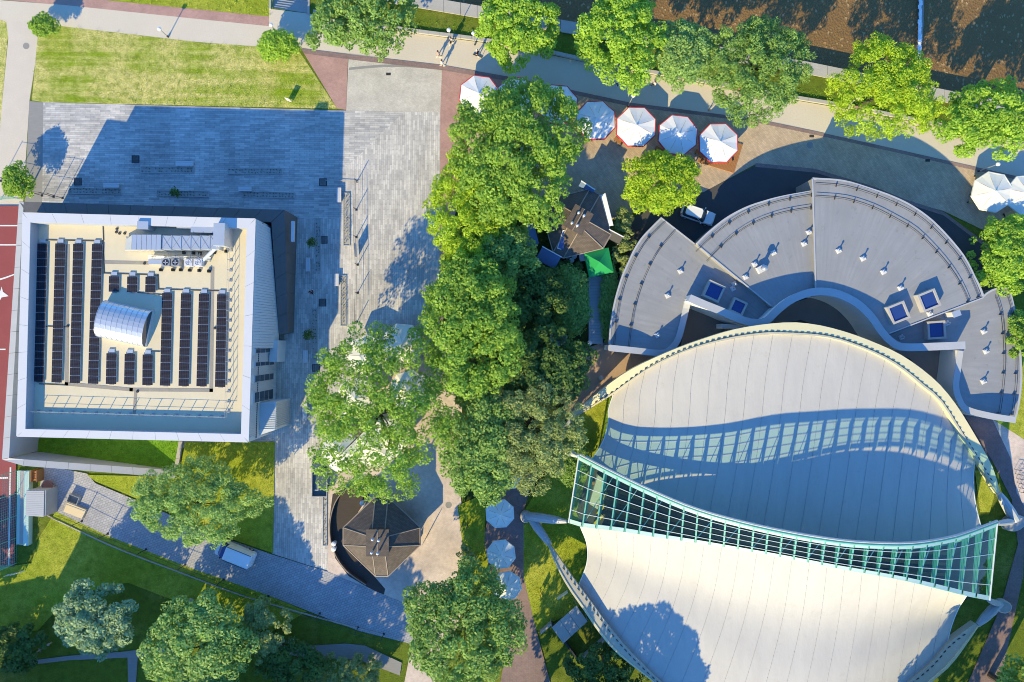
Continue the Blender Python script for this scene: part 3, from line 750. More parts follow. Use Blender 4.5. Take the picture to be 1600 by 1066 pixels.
# ------------------------------------------------------------ fan shaped grey pavilion
m_fan, _nt, _bs = nmat('grey_metal_roof')
_g = _nt.nodes.new('ShaderNodeNewGeometry')
_s = _nt.nodes.new('ShaderNodeVectorMath'); _s.operation = 'SUBTRACT'; _nt.links.new(_g.outputs['Position'], _s.inputs[0]); _s.inputs[1].default_value = tuple(W(1272, 560, 4))
_x = _nt.nodes.new('ShaderNodeSeparateXYZ'); _nt.links.new(_s.outputs[0], _x.inputs[0])
_at = _nt.nodes.new('ShaderNodeMath'); _at.operation = 'ARCTAN2'; _nt.links.new(_x.outputs[1], _at.inputs[0]); _nt.links.new(_x.outputs[0], _at.inputs[1])
_ln = _nt.nodes.new('ShaderNodeVectorMath'); _ln.operation = 'LENGTH'; _nt.links.new(_s.outputs[0], _ln.inputs[0])
_cb = _nt.nodes.new('ShaderNodeCombineXYZ'); _nt.links.new(_at.outputs[0], _cb.inputs[0]); _nt.links.new(_ln.outputs['Value'], _cb.inputs[1])
_mp = _nt.nodes.new('ShaderNodeMapping'); _mp.inputs['Scale'].default_value = (34, .10, 1); _nt.links.new(_cb.outputs[0], _mp.inputs[0])
_c = mixc(_nt, ramp(_nt, noise(_nt, _mp.outputs[0], 1.0, 5, .65), .3, .72), (.25, .258, .27), (.325, .333, .345))
_c = mixc(_nt, ramp(_nt, noise(_nt, pos(_nt), .35, 5), .35, .75), _c, (.25, .257, .267))
_c = mixc(_nt, ramp(_nt, noise(_nt, pos(_nt), 1.3, 6, .7), .58, .78), _c, (.20, .20, .205))
_nt.links.new(_c, _bs.inputs['Base Color']); _bs.inputs['Roughness'].default_value = .65; _bs.inputs['Specular IOR Level'].default_value = .2
fan = thing('fan_pavilion', 'low fan shaped pavilion with stepped grey metal roof and white inner parapet', 'building', W(1272, 420, 0))
Z1, Z2, Z3, Z4, ZPAR = 3.3, 4.6, 5.2, 3.3, 5.5
inner_b = [(1077, 466), (1100, 476), (1125, 486), (1150, 497), (1171, 504), (1188, 505), (1199, 501), (1214, 486), (1236, 469), (1264, 458), (1288, 456), (1313, 461), (1341, 476), (1363, 498), (1378, 520), (1397, 538), (1415, 543), (1460, 542), (1508, 540)]
def at(z, pts): return [W(x, y, z) for x, y in pts]
out1 = [(1034, 340), (1019, 355), (1004, 371), (992, 389), (983, 408), (974, 428), (967, 449), (962, 467), (958, 486), (954, 512), (952, 543)]
s1 = out1 + [(1034, 551), (1050, 543), (1059, 530), (1072, 486), (1077, 466), (1100, 476), (1125, 486), (1150, 497), (1171, 504), (1196, 501), (1206, 480), (1091, 386)]
s2 = [(1089, 381), (1102, 368), (1116, 356), (1131, 344), (1147, 334), (1165, 325), (1184, 318), (1220, 308), (1269, 299), (1274, 452), (1264, 458), (1236, 469), (1214, 486), (1205, 478)]
s3 = [(1270, 279), (1319, 283), (1366, 297), (1389, 305), (1412, 315), (1428, 324), (1443, 334), (1459, 347), (1474, 362), (1490, 380), (1505, 399), (1515, 416), (1523, 433), (1531, 448), (1537, 464), (1390, 522), (1378, 515), (1363, 495), (1341, 474), (1313, 460), (1288, 455), (1275, 456)]
out4 = [(1536, 464), (1550, 454), (1574, 450), (1583, 475), (1590, 512), (1594, 548), (1596, 590), (1592, 630), (1586, 655)]
s4 = out4 + [(1508, 640), (1498, 625), (1494, 603), (1496, 578), (1500, 548), (1508, 540), (1415, 543), (1397, 538), (1388, 524)]
for poly, z, nm in ((s1, Z1, 'west'), (s2, Z2, 'b'), (s3, Z3, 'c'), (s4, Z4, 'd')):
    P = at(z, poly)
    MB().prism(P, 0, z - .2).build('wall', m_concd, fan)
    MB().prism(P, z - .19, z).build('roof', m_fan, fan)
# outer fascia edge trim
def offset(pts, d):
    r = []
    for i, p in enumerate(pts):
        a = pts[max(0, i - 1)]; b = pts[min(len(pts) - 1, i + 1)]; t = (b - a); t.z = 0; t.normalize()
        r.append(p + Vector((-t.y, t.x, 0)) * d)
    return r
for pts, z in ((out1, Z1), (s2[:9], Z2), (s3[:15], Z3), (out4, Z4)):
    c = C3([(x, y, z + .06) for x, y in pts], 30)
    MB().ribbon(offset(c, .12), offset(c, -.10), .3).build('eaves_trim', m_frame, fan)
for a, b, z in (((1270, 280), (1275, 454), Z3), ((1091, 384), (1205, 478), Z2), ((1537, 465), (1390, 521), Z3), ((1034, 341), (1089, 384), Z1)):
    c = [W(*a, z + .08), W(*b, z + .08)]
    MB().ribbon(offset(c, .07), offset(c, -.07), .12).build('ridge_trim', m_frame, fan)
# snow guards: twin rails on brackets round each roof
def guard(px, z, n):
    c = C3([(x, y, z) for x, y in px], n)
    up = Vector((0, 0, .26))
    b = MB(); b.tube([p + up for p in c], .028, 5); b.tube([p + Vector((0, 0, .13)) for p in offset(c, -.14)], .022, 5)
    g = b.build('snow_guard', m_darkmetal, fan)
    k = MB()
    for i, p in enumerate(c):
        if i % 2 == 0 and i:
            q = c[min(i + 1, n - 1)]; t = (q - c[max(i - 1, 0)]); t.normalize(); nrm = Vector((-t.y, t.x, 0))
            k.box(p + nrm * -.12 + Vector((0, 0, .12)), (.42, .05, .26), math.atan2(nrm.y, nrm.x))
    o = k.build('brackets', m_darkmetal, g); o['kind'] = 'stuff'; LOC[o.name] = LOC[fan.name]
ctr1 = (1272, 560)
def inset(pts, f0, c=ctr1):
    return [(c[0] + (x - c[0]) * f0, c[1] + (y - c[1]) * f0) for x, y in pts]
guard([(1040, 347), (1011, 376), (990, 410), (974, 450), (965, 490), (960, 540)], Z1, 13)
guard([(1055, 361), (1029, 392), (1010, 428), (996, 466), (988, 500), (983, 542)], Z1, 13)
guard([(1086, 393), (1117, 364), (1150, 340), (1184, 324), (1220, 313), (1267, 304)], Z2, 13)
guard([(1103, 408), (1131, 379), (1163, 355), (1195, 340), (1230, 330), (1266, 324)], Z2, 13)
guard([(1273, 286), (1319, 290), (1366, 304), (1410, 323), (1440, 341), (1470, 369), (1500, 404), (1518, 437), (1529, 464)], Z3, 21)
guard([(1273, 306), (1319, 310), (1362, 323), (1400, 342), (1430, 360), (1460, 389), (1485, 419), (1503, 448), (1513, 471)], Z3, 21)
guard([(1555, 462), (1564, 490), (1568, 530), (1569, 570), (1566, 610), (1561, 645)], Z4, 13)
guard([(1573, 458), (1582, 490), (1587, 530), (1588, 570), (1586, 610), (1581, 648)], Z4, 13)
# white curved parapet above the inner court (one stretch high, two low)
c = C3([(x, y, ZPAR) for x, y in inner_b], 54)
MB().ribbon(offset(c, .42), offset(c, -.36), ('z', 0)).build('parapet', m_white_wall, fan)
MB().ribbon([p + Vector((0, 0, .06)) for p in offset(c, .5)], [p + Vector((0, 0, .06)) for p in offset(c, -.44)], .055).build('parapet_cap', m_frame, fan)
ca = C3([(952, 544, 4.7), (990, 548, 4.4), (1034, 552, 3.75), (1050, 544, 3.6), (1060, 530, 3.6), (1067, 505, 3.6), (1073, 480, 3.7), (1077, 468, 4.2)], 26)
MB().ribbon(offset(ca, .36), offset(ca, -.3), ('z', 0)).build('parapet', m_white_wall, fan)
MB().ribbon([p + Vector((0, 0, .05)) for p in offset(ca, .42)], [p + Vector((0, 0, .05)) for p in offset(ca, -.36)], .045).build('parapet_cap', m_frame, fan)
cc = C3([(1500, 548, 3.7), (1496, 578, 3.6), (1493, 603, 3.6), (1498, 624, 3.7), (1510, 640, 4.1), (1545, 650, 4.6), (1587, 657, 4.8)], 26)
MB().ribbon(offset(cc, .36), offset(cc, -.3), ('z', 0)).build('parapet', m_white_wall, fan)
MB().ribbon([p + Vector((0, 0, .05)) for p in offset(cc, .42)], [p + Vector((0, 0, .05)) for p in offset(cc, -.36)], .045).build('parapet_cap', m_frame, fan)
# stair tongue jutting from the high parapet into the court
MB().prism(at(2.6, [(1128, 506), (1160, 508), (1160, 514), (1128, 513)]), 0, 2.6).build('buttress', m_white_wall, fan)

# roof vents and rooflights of the pavilion
vb = MB().box((0, 0, .06), (.6, .6, .12)).box((0, 0, .18), (.42, .42, .14))
vme = vb.mesh('base', m_white)
pme = MB().lathe([(.08, .2), (.08, .6), (.12, .62), (.12, .68), (.03, .74)], (0, 0, 0), 10).mesh('pipe', m_steel)
def zfan(x, y):
    for poly, z in ((s2, Z2), (s3, Z3), (s4, Z4), (s1, Z1)):
        if inpoly(x, y, poly): return z
    return Z3
vents = [(1063, 424, 'upper of three on the west roof step'), (1043, 462, 'middle of three on the west roof step'), (1027, 524, 'near the shaded tip of the west roof step'), (1179, 413, 'just left of the big double cowl'), (1208.5, 395, 'above right of the big double cowl'),
         (1164.6, 433, 'below left of the big double cowl'), (1147, 444, 'beside the sloping seam, upper of a close pair'), (1145, 451, 'at the shadow edge, lower of a close pair'), (1263.6, 363, 'upper of two beside the straight seam'), (1256, 381, 'lower of two beside the straight seam'),
         (1310, 392, 'first right of the straight seam'), (1348, 404, 'second right of the straight seam'), (1380, 425, 'third right of the straight seam'), (1406.5, 450, 'fourth right of the straight seam above a rooflight'), (1452, 490, 'between two rooflights near the east seam'),
         (1479, 505, 'in the shaded wedge right of a rooflight'), (1408, 527, 'in the shaded wedge near the white parapet'), (1536.5, 518, 'topmost of three on the east roof step'), (1540, 549, 'middle of three on the east roof step'), (1536, 596, 'lowest of three on the east roof step')]
for x, y, w in vents:
    z = zfan(x, y)
    t = thing('roof_vent', 'small white roof vent ' + w, 'vent', W(x, y, z), math.radians(28), 'white vents on the grey fan roof')
    link('base', vme, t, LOC[t.name], (0, 0, 0)); link('pipe', pme, t, LOC[t.name], (0, 0, 0))
t = thing('vent_cowl', 'large white double vent cowl with a long dark shadow on the grey roof', 'vent', W(1188, 421, Z2), math.radians(28))
MB().box((0, 0, .3), (1.0, .8, .6)).build('base', m_white, t, local=True)
MB().lathe([(.2, .6), (.2, 1.3), (.36, 1.34), (.36, 1.6), (.1, 1.75)], (0, 0, 0), 12).build('cowl', m_steel, t, local=True)
t = thing('vent_cowl', 'white box vent by the east seam of the grey fan roof', 'vent', W(1480, 491, Z4), math.radians(20))
MB().box((0, 0, .9), (.8, .6, 1.8)).build('base', m_white, t, local=True); MB().box((0, 0, 1.84), (1.0, .75, .08)).build('cowl', m_alu, t, local=True)
for x, y, sz, rz, w in ((1112.6, 456, 1.7, -25, 'larger shaded rooflight in the dark wedge left of the parapet curve'), (1150, 480, 1.35, -25, 'smaller shaded rooflight close under the white parapet curve'), (1398, 489, 1.75, 22, 'left sunlit rooflight with deep kerb on the big roof'),
                        (1445.5, 470, 1.75, 22, 'right sunlit rooflight with deep kerb on the big roof'), (1457, 516, 1.75, 4, 'rooflight in the shaded wedge by the east parapet')):
    z = zfan(x, y)
    t = thing('rooflight', 'square blue ' + w, 'rooflight', W(x, y, z), math.radians(rz), 'rooflights on the fan roof')
    k = MB()
    for sx, sy, lx, ly in ((0, 1, sz + .5, .25), (0, -1, sz + .5, .25), (1, 0, .25, sz), (-1, 0, .25, sz)):
        k.box((sx * (sz / 2 + .125), sy * (sz / 2 + .125), .45), (lx, ly, .9))
    k.build('kerb', m_conc, t, local=True)
    MB().box((0, 0, .6), (sz - .02, sz - .02, .3)).build('pane', m_glassb, t, local=True)

# ------------------------------------------------------------ amphitheatre shells
amp = thing('amphitheatre', 'amphitheatre under two white membrane shells with a teal glazed band between', 'amphitheatre', W(1230, 800, 0))
def hump(u, e, m): return e + (m - e) * (1 - (2 * u - 1) ** 2)
S_px = [(907, 823), (973, 831), (1029, 840), (1100, 850), (1202, 867), (1304, 887), (1412, 907), (1510, 931)]
G_px = [(905, 713), (955, 739), (1017, 769), (1079, 795), (1140, 813.5), (1220, 832), (1304, 846), (1366, 851), (1428, 851), (1489, 841), (1530, 827), (1557, 817)]
UK = (0, .08, .15, .22, .3, .4, .5, .6, .7, .78, .85, .92, 1)
def prof(u, zs):                      # smooth height profile along the band
    c = curve(list(zip([40 * k for k in UK], zs)), 121); return float(np.interp(u, c[:, 0] / 40, c[:, 1]))
zS = lambda u: prof(u, (4.6, 7.2, 8.8, 10.0, 10.9, 12.0, 13.0, 13.7, 13.7, 13.1, 12.1, 10.4, 7.6))
zG = lambda u: prof(u, (5.0, 6.8, 8.6, 10.2, 11.8, 13.4, 14.2, 14.5, 14.2, 13.3, 11.7, 9.5, 7.0))
def line(px, zf, u):
    p = curve(px, u); return [W(a[0], a[1], zf(t)) for a, t in zip(p, u)]
# glazed band spans a little wider than the shells
SG_px = [(889, 817)] + S_px + [(1545, 938)]
GG_px = G_px

def coons(top, bot, left, right, nu, nv, ub=1.0):
    """top/bot: px curves with heights, u runs along; left/right: v runs top->bottom"""
    u = np.linspace(0, 1, nu); v = np.linspace(0, 1, nv)
    T = np.array([W(*p) for p in curve(top, nu)]); Bm = np.array([W(*p) for p in curve(bot, list(u ** ub))])
    Lf = np.array([W(*p) for p in curve(left, nv)]); R = np.array([W(*p) for p in curve(right, nv)])
    U = u[None, :, None]; V = v[:, None, None]
    S = (1 - V) * T[None] + V * Bm[None] + (1 - U) * Lf[:, None] + U * R[:, None]
    S -= (1 - U) * (1 - V) * T[0] + U * (1 - V) * T[-1] + (1 - U) * V * Bm[0] + U * V * Bm[-1]
    return S
def zt(px, zf):
    n = len(px); d = [0]
    for a, b in zip(px[:-1], px[1:]): d.append(d[-1] + math.dist(a, b))
    return [(p[0], p[1], zf(s / d[-1])) for p, s in zip(px, d)]
N_in = [(958, 617), (973, 606), (1017, 575), (1063, 552), (1109, 537), (1156, 527), (1202, 522), (1226, 523), (1288, 527), (1335, 540), (1381, 560), (1412, 580), (1443, 606), (1468, 627), (1496, 671), (1508, 690), (1523, 714)]
N_out = [(914, 630), (973, 585), (1032, 555), (1094, 531), (1156, 513), (1226, 504), (1273, 507), (1319, 518), (1366, 535), (1412, 557), (1459, 592), (1490, 627), (1520, 674), (1551, 730)]
zN = lambda u: hump(u, 2.6, 8.2)
low_px = [(925, 718), (955, 741), (1017, 771), (1079, 797), (1140, 816), (1220, 835), (1304, 850), (1366, 856), (1428, 857), (1489, 848), (1534, 828)]
zL = lambda u: hump(u, 3.6, 7.4)
north_s = coons(zt(N_in, lambda u: zN(.04 + .92 * u) - .15), zt(low_px, zL), [(958, 617, 3.2), (951, 640, 3.1), (950, 662, 3.1), (942, 690, 3.3), (925, 718, 3.6)], [(1523, 714, 3.0), (1521, 750, 2.9), (1524, 786, 3.1), (1534, 828, 3.6)], 89, 25)
So_in = [(904, 915), (926, 944), (947, 973), (968, 999), (989, 1023), (1010, 1044), (1031, 1064), (1080, 1105), (1150, 1142), (1220, 1153), (1300, 1140), (1370, 1105), (1421, 1065), (1456, 1036), (1479, 1008)]
zSo = lambda u: hump(u, 2.8, 7.0)
south_s = coons(zt(S_px, lambda u: zS(.02 + .96 * u) - .1), zt(So_in, lambda u: zSo(u) - .15), [(907, 823, zS(.02) - .1), (917, 850, 3.5), (917, 880, 3.2), (904, 915, 2.65)], [(1510, 931, zS(.98) - .1), (1497, 952, 3.5), (1486, 980, 3.1), (1479, 1008, 2.65)], 89, 25, 1.12)
def membrane(S, strips):
    nv, nu = S.shape[:2]; per = (nu - 1) // strips
    for k in range(strips):
        cols = list(range(k * per, (k + 1) * per + 1))
        pts = S[:, cols].copy()
        # stop just short of the next strip: the lacing gap between panels
        for e, nb in ((0, 1), (-1, -2)):
            d = pts[:, nb] - pts[:, e]; pts[:, e] += d / np.linalg.norm(d, axis=1, keepdims=True) * .015
        n = len(cols); b = MB()
        fs = [(r * n + c, (r + 1) * n + c, (r + 1) * n + c + 1, r * n + c + 1) for r in range(nv - 1) for c in range(n - 1)]
        low = pts.copy(); low[..., 2] -= .03
        b.add([tuple(p) for row in pts for p in row], fs); b.add([tuple(p) for row in low for p in row], [f[::-1] for f in fs])
        for e in (0, -1):
            for r in range(nv - 1): b.add([pts[r, e], pts[r + 1, e], low[r + 1, e], low[r, e]], [(0, 1, 2, 3)])
        b.build('membrane_panel', m_memb, amp, smooth=True)
membrane(north_s, 22); membrane(south_s, 22)
# lacing cords over the seams
def seams(S, strips):
    nv, nu = S.shape[:2]; per = (nu - 1) // strips
    for k in range(1, strips):
        b = MB(); c = [Vector(p) + Vector((0, 0, .015)) for p in S[:, k * per]]
        for i in range(nv - 1):
            b.cyl(c[i], c[i].lerp(c[i + 1], .9), .022, n=4, caps=False)
        b.build('seam_cord', m_steel, amp)
seams(north_s, 22); seams(south_s, 22)
# edge cables on the free sides
for S in (north_s, south_s):
    for col in (0, -1): MB().tube([Vector(p) for p in S[:, col]], .07, 6).build('edge_cable', m_railw, amp)

# arch beams
def beam(outer, inner, zf, thick, mat, name='arch_beam', n=44):
    u = np.linspace(0, 1, n)
    A = [W(p[0], p[1], zf(t)) for p, t in zip(curve(outer, n), u)]; B = [W(p[0], p[1], zf(t)) for p, t in zip(curve(inner, n), u)]
    return MB().ribbon(A, B, thick).build(name, mat, amp), A, B
N_in_b = [(898, 652), (915, 643), (940, 627)] + N_in + [(1540, 742), (1557, 772)]
N_out_b = [(894, 645)] + N_out + [(1562, 768)]
bo, bA, bB = beam(N_out_b, N_in_b, lambda u: hump(u, 1.9, 8.3), .9, m_cream)
MB().ribbon([a.lerp(b, .82) + Vector((0, 0, .10)) for a, b in zip(bA, bB)], [a.lerp(b, .97) + Vector((0, 0, .10)) for a, b in zip(bA, bB)], .095).build('beam_lip', m_creamgrey, amp)
So_out = [(856, 852), (862, 868), (871, 889), (889, 921), (913, 955), (936, 989), (963, 1020), (999, 1049), (1023, 1068), (1076, 1122), (1148, 1162), (1220, 1174), (1310, 1158), (1390, 1118), (1466, 1057), (1490, 1034), (1511, 1005), (1529, 978)]
So_in_b = [(859, 850), (885, 888)] + So_in + [(1503, 989), (1524, 974)]
bo2, cA, cB = beam(So_out, So_in_b, lambda u: hump(u, 2.1, 7.1), .95, m_creamgrey)
MB().ribbon([a.lerp(b, .02) + Vector((0, 0, .1)) for a, b in zip(cA, cB)], [a.lerp(b, .2) + Vector((0, 0, .1)) for a, b in zip(cA, cB)], .095).build('beam_lip', m_cream, amp)
an = MB()
for A, B in ((bA, bB), (cA, cB)):
    for i in range(2, len(A) - 2):
        for t in (.2, .7):
            p = B[i].lerp(B[i + 1], t) + (A[i] - B[i]).normalized() * .32; d = B[i + 1] - B[i]
            an.box(p + Vector((0, 0, .06)), (.4, .07, .1), math.atan2(d.y, d.x))
o = an.build('anchor_plates', m_darkmetal, amp); o['kind'] = 'stuff'

# struts and footings at the four corners
def strut(name, p, q, r0, rm, r1, mat):
    p, q = Vector(p), Vector(q)
    MB().tube([p, p.lerp(q, .35), p.lerp(q, .7), q], [r0, rm, rm * .85, r1], 10).build(name, mat, amp, smooth=False)
def footing(px, py, l, w, h, rz, mat=m_conc):
    c = G(px, py); R = Matrix.Rotation(rz, 3, 'Z'); b = MB()
    ring = lambda s, z: [c + R @ Vector((l * s / 2 * math.cos(a) * (1.0 if math.cos(a) > 0 else .8), w * s / 2 * math.sin(a), z)) for a in [i * math.pi / 7 for i in range(14)]]
    b.loft([ring(1.05, -.1), ring(1, h * .8), ring(.8, h)]); b.build('footing', mat, amp)
strut('strut', W(823, 806, .6), W(886, 815, 3.6), .5, .62, .22, m_strut)
strut('strut', W(828, 808, .6), W(859, 851, 1.7), .45, .6, .35, m_strut)
footing(821, 806, 1.7, 1.5, .8, 0)
strut('strut', W(868, 697, 1.2), W(903, 713, 5.4), .4, .45, .2, m_railw)
strut('strut', W(868, 697, 1.0), W(897, 649, 1.5), .4, .45, .3, m_strut)
footing(866, 698, 1.7, 1.5, .8, 0)
strut('strut', W(1586, 812, .7), W(1561, 771, 1.6), .62, .66, .35, m_strut)
footing(1578, 816, 3.2, 1.9, 1.1, .35); strut('strut', W(1580, 815, .9), W(1558, 818, 5.4), .4, .4, .25, m_strut)
strut('strut', W(1562, 942, .7), W(1527, 977, 1.9), .5, .62, .3, m_strut)
footing(1562, 945, 2.2, 1.7, .9, -.2); strut('strut', W(1560, 944, .8), W(1545, 938, 3.5), .4, .4, .25, m_strut)
# white triangle plate on the east strut, small cable drum by the beam end
MB().prism([W(1566, 789, 2.6), W(1570, 789, 2.6), W(1568, 782, 2.6)], 2.45, 2.6).build('marker_plate', m_white, amp)

# glazed band
NU, NV = 30, 5
uu = np.linspace(0, 1, NU + 1)
Sx = line(SG_px, zS, uu); Gx = line(GG_px, zG, uu)
pt = lambda i, j: Sx[i].lerp(Gx[i], j / NV)
nrm = lambda i: ((Sx[min(i + 1, NU)] - Sx[max(i - 1, 0)]).cross(Gx[i] - Sx[i])).normalized()
for i in range(NU):
    for j in range(NV):
        q = [pt(i, j), pt(i + 1, j), pt(i + 1, j + 1), pt(i, j + 1)]; c = sum(q, Vector()) / 4
        q = [p + (c - p).normalized() * .05 for p in q]
        MB().add(q, [(0, 1, 2, 3)]).build('pane', m_glass, amp)
for i in range(NU + 1):                       # deep teal rafters
    n = nrm(i); t = (Sx[min(i + 1, NU)] - Sx[max(i - 1, 0)]).normalized() * .085
    b = MB(); lo = Sx[i]; hi = Gx[i]
    b.hexa([lo - t - n * .3, lo + t - n * .3, hi + t - n * .75, hi - t - n * .75], [lo - t + n * .04, lo + t + n * .04, hi + t + n * .04, hi - t + n * .04])
    b.build('rafter', m_teal, amp)
for j in range(1, NV):                        # white glazing rails
    b = MB(); b.tube([pt(i, j) + nrm(i) * .09 for i in range(NU + 1)], .04, 5); b.build('glazing_rail', m_railw, amp)
for px, i in ((0, 0), (1, NU)):
    MB().tube([Sx[i] + nrm(i) * .1, Gx[i] + nrm(i) * .1], .09, 6).build('end_rail', m_railw, amp)
# pale gutter strips along the south seam and the ridge
for i in range(NU):
    a, b = pt(i, .10), pt(i + 1, .10); a0, b0 = Sx[i], Sx[i + 1]
    off = nrm(i) * .13
    MB().ribbon([a0.lerp(b0, .08) + off, a0.lerp(b0, .92) + off], [a.lerp(b, .08) + off + (a - a0).normalized() * .35, a.lerp(b, .92) + off + (b - b0).normalized() * .35], .05).build('gutter_panel', m_aqua, amp)
    d = (Gx[i] - Sx[i]).normalized(); e = (Gx[i + 1] - Sx[i + 1]).normalized()
    g0, g1 = Gx[i].lerp(Gx[i + 1], .06), Gx[i].lerp(Gx[i + 1], .94)
    MB().ribbon([g0 + off - d * .1, g1 + off - e * .1], [g0 + off - d * .42, g1 + off - e * .42], .05).build('ridge_panel', m_aqua, amp)
MB().tube([p + nrm(i) * .0 for i, p in enumerate(Gx)], .2, 8).build('ridge_chord', m_teal, amp)
MB().tube([p + Vector((0, .28, .12)) for p in Gx], .13, 6).build('ridge_cap', m_strut, amp)
Lx = [W(p[0], p[1], zL(t) + .1) for p, t in zip(curve(low_px, NU + 1), uu)]
MB().tube(Lx, .16, 8).build('lower_chord', m_teal, amp)
for i in range(0, NU + 1):                    # open truss between the ridge and the north shell
    MB().cyl(Gx[i], Lx[i], .07, n=6).build('truss_post', m_teal, amp)
    if i < NU:
        a, b = (Gx[i], Lx[i + 1]) if i % 2 else (Lx[i], Gx[i + 1])
        MB().cyl(a, b, .045, n=5).build('truss_diagonal', m_railw if i % 3 else m_teal, amp)
mid = [Gx[i].lerp(Lx[i], .48) for i in range(NU + 1)]
MB().tube(mid, .38, 8).build('middle_chord', m_teal, amp)
SL = [Sx[i] + Vector((0, 0, -.5)) for i in range(NU + 1)]
MB().tube(SL, .14, 6).build('lower_chord', m_teal, amp)
for i in range(1, NU, 2):
    MB().cyl(SL[i], Lx[min(i + 1, NU)], .06, n=5).build('cross_tie', m_railw, amp)
# benches, ramp and chairs under the glass
for k in range(9):
    c = C3([(925 + k * 4, 775 + k * 17 - 20, .5), (1100, 830 + k * 17 - 20, .5), (1300, 870 + k * 17 - 20, .5), (1480, 885 + k * 17 - 20, .5)], 16)
    t = thing('bench_row', 'curved timber seating row under the shells, %s' % ('northmost under the glazed band', 'second from the north', 'third from the north', 'fourth from the north', 'middle of nine', 'fourth from the south', 'third from the south', 'second from the south', 'southmost')[k], 'bench', (c[8].x, c[8].y, 0), 0, 'seating rows inside the amphitheatre')
    MB().ribbon(offset(c, .18), offset(c, -.18), .08).build('seat', m_wood, t)
    lg = MB()
    for p in c[::2]: lg.box((p.x, p.y, .22), (.1, .3, .42))
    lg.build('supports', m_concd, t)
t = thing('ramp', 'pale concrete ramp seen through the west end of the teal glazing', 'ramp', W(925, 765, 0))
MB().prism(at(1.2, [(922, 790), (934, 742), (948, 752), (937, 800)]), 0, [.3, 1.4, 1.4, .3]).build('slab', m_conc, t)
MB().ribbon([W(937, 800, .3) + Vector((0, 0, .9)), W(948, 752, 1.4) + Vector((0, 0, .9))], [W(938, 800, .3) + Vector((0, 0, .9)), W(949, 752, 1.4) + Vector((0, 0, .9))], .06).build('handrail', m_steel, t)
for x, y, rz, w in ((942, 775, .9, 'upper of three under the west glazing'), (938, 794, .9, 'middle of three under the west glazing'), (934, 810, .8, 'lowest of three under the west glazing')):
    t = thing('seat_bench', 'yellow timber seat bench, ' + w, 'bench', W(x, y, 0) + Vector((0, 0, .16)), rz, 'yellow benches under the glazing')
    MB().box((0, 0, .45), (1.5, .4, .05)).build('seat', m_yellow, t, local=True); MB().box((0, .22, .75), (1.5, .05, .4)).build('backrest', m_yellow, t, local=True)
    for s in (-.6, .6): MB().box((s, 0, .21), (.06, .36, .43)).build('leg', m_darkmetal, t, local=True)
# ------------------------------------------------------------ kiosks
def kiosk(loc, rz, sc, label, skylight=False):
    t = thing('kiosk', label, 'kiosk', loc, rz)
    # local metres: octagon with long diagonals, as seen from above
    s = sc
    O = [(-.8, 5.0), (.8, 5.0), (4.85, 1.1), (4.85, -1.1), (.8, -5.0), (-.8, -5.0), (-4.85, -1.1), (-4.85, 1.1)]
    O = [(x * s, y * s) for x, y in O]
    ze, zt = 2.7, 2.7 + 2.1 * s
    c = 1.3 * s
    I = [(-c * .6, c), (c * .6, c), (c, c * .5), (c, -c * .5), (c * .6, -c), (-c * .6, -c), (-c, -c * .5), (-c, c * .5)]
    MB().prism([(x * .84, y * .84) for x, y in O], 0, ze + .15).build('wall', m_kwall, t, local=True)
    for i in range(8):
        j = (i + 1) % 8
        top = [(O[i][0], O[i][1], ze), (O[j][0], O[j][1], ze), (I[j][0], I[j][1], zt), (I[i][0], I[i][1], zt)]
        low = [(a, b, z - .14) for a, b, z in top]
        MB().hexa(low, top).build('roof_panel', m_shingle, t, local=True)
        MB().tube([top[0], top[3]], .07, 5).build('hip_trim', m_fascia, t, local=True)
        MB().tube([top[0], top[1]], .09, 5).build('eaves_board', m_fascia, t, local=True)
    cu = MB().box((0, 0, zt + .2), (2.5 * s, 3.0 * s, 1.0)).build('cupola', m_kwall, t, local=True)
    q = [(-1.4 * s, -1.65 * s), (1.4 * s, -1.65 * s), (1.4 * s, 1.65 * s), (-1.4 * s, 1.65 * s)]
    MB().hexa([(a, b, zt + .68) for a, b in q], [(a, b, zt + .76) for a, b in q]).build('cupola_roof', m_shingle, cu, local=True)
    MB().box((0, 0, zt + .80), (.1, 3.25 * s, .06)).build('cupola_ridge', m_fascia, cu, local=True)
    for x, y, h in ((-.45, .65, .75), (.35, .6, 1.0), (-.55, -.95, .75), (.25, -.95, 1.05)):
        MB().lathe([(.10, zt + .76), (.10, zt + .76 + h), (.17, zt + .78 + h), (.17, zt + .88 + h), (.05, zt + .95 + h)], (x * s, y * s, 0), 10).build('flue', m_alu, t, local=True)
    if skylight:
        MB().box((-.2, -3.0 * s, ze + 1.0 * s), (1.25, 2.5, .12), .22, math.radians(27)).build('rooflight_frame', m_lampw, t, local=True)
        MB().box((-.2, -3.0 * s, ze + 1.0 * s + .04), (1.05, 2.3, .12), .22, math.radians(27)).build('rooflight_pane', m_glassb, t, local=True)
    for k in range(4):
        a = math.radians(45 + 90 * k); d = MB().box((3.0 * s * math.cos(a) * .86, 3.0 * s * math.sin(a) * .86, 1.3), (1.6, .08, 1.4), a + math.pi / 2)
        d.build('hatch', m_fascia, t, local=True)
    return t
p = W(596, 839, 3.0); p.z = .1
kiosk(p, 0, 1.0, 'brown shingled octagonal kiosk with four flues on its square cupola')
p = W(901, 349, 3.0); p.z = .08
kiosk(p, math.radians(-30), .92, 'half shaded brown kiosk among the trees with a rooflight and awnings', True)

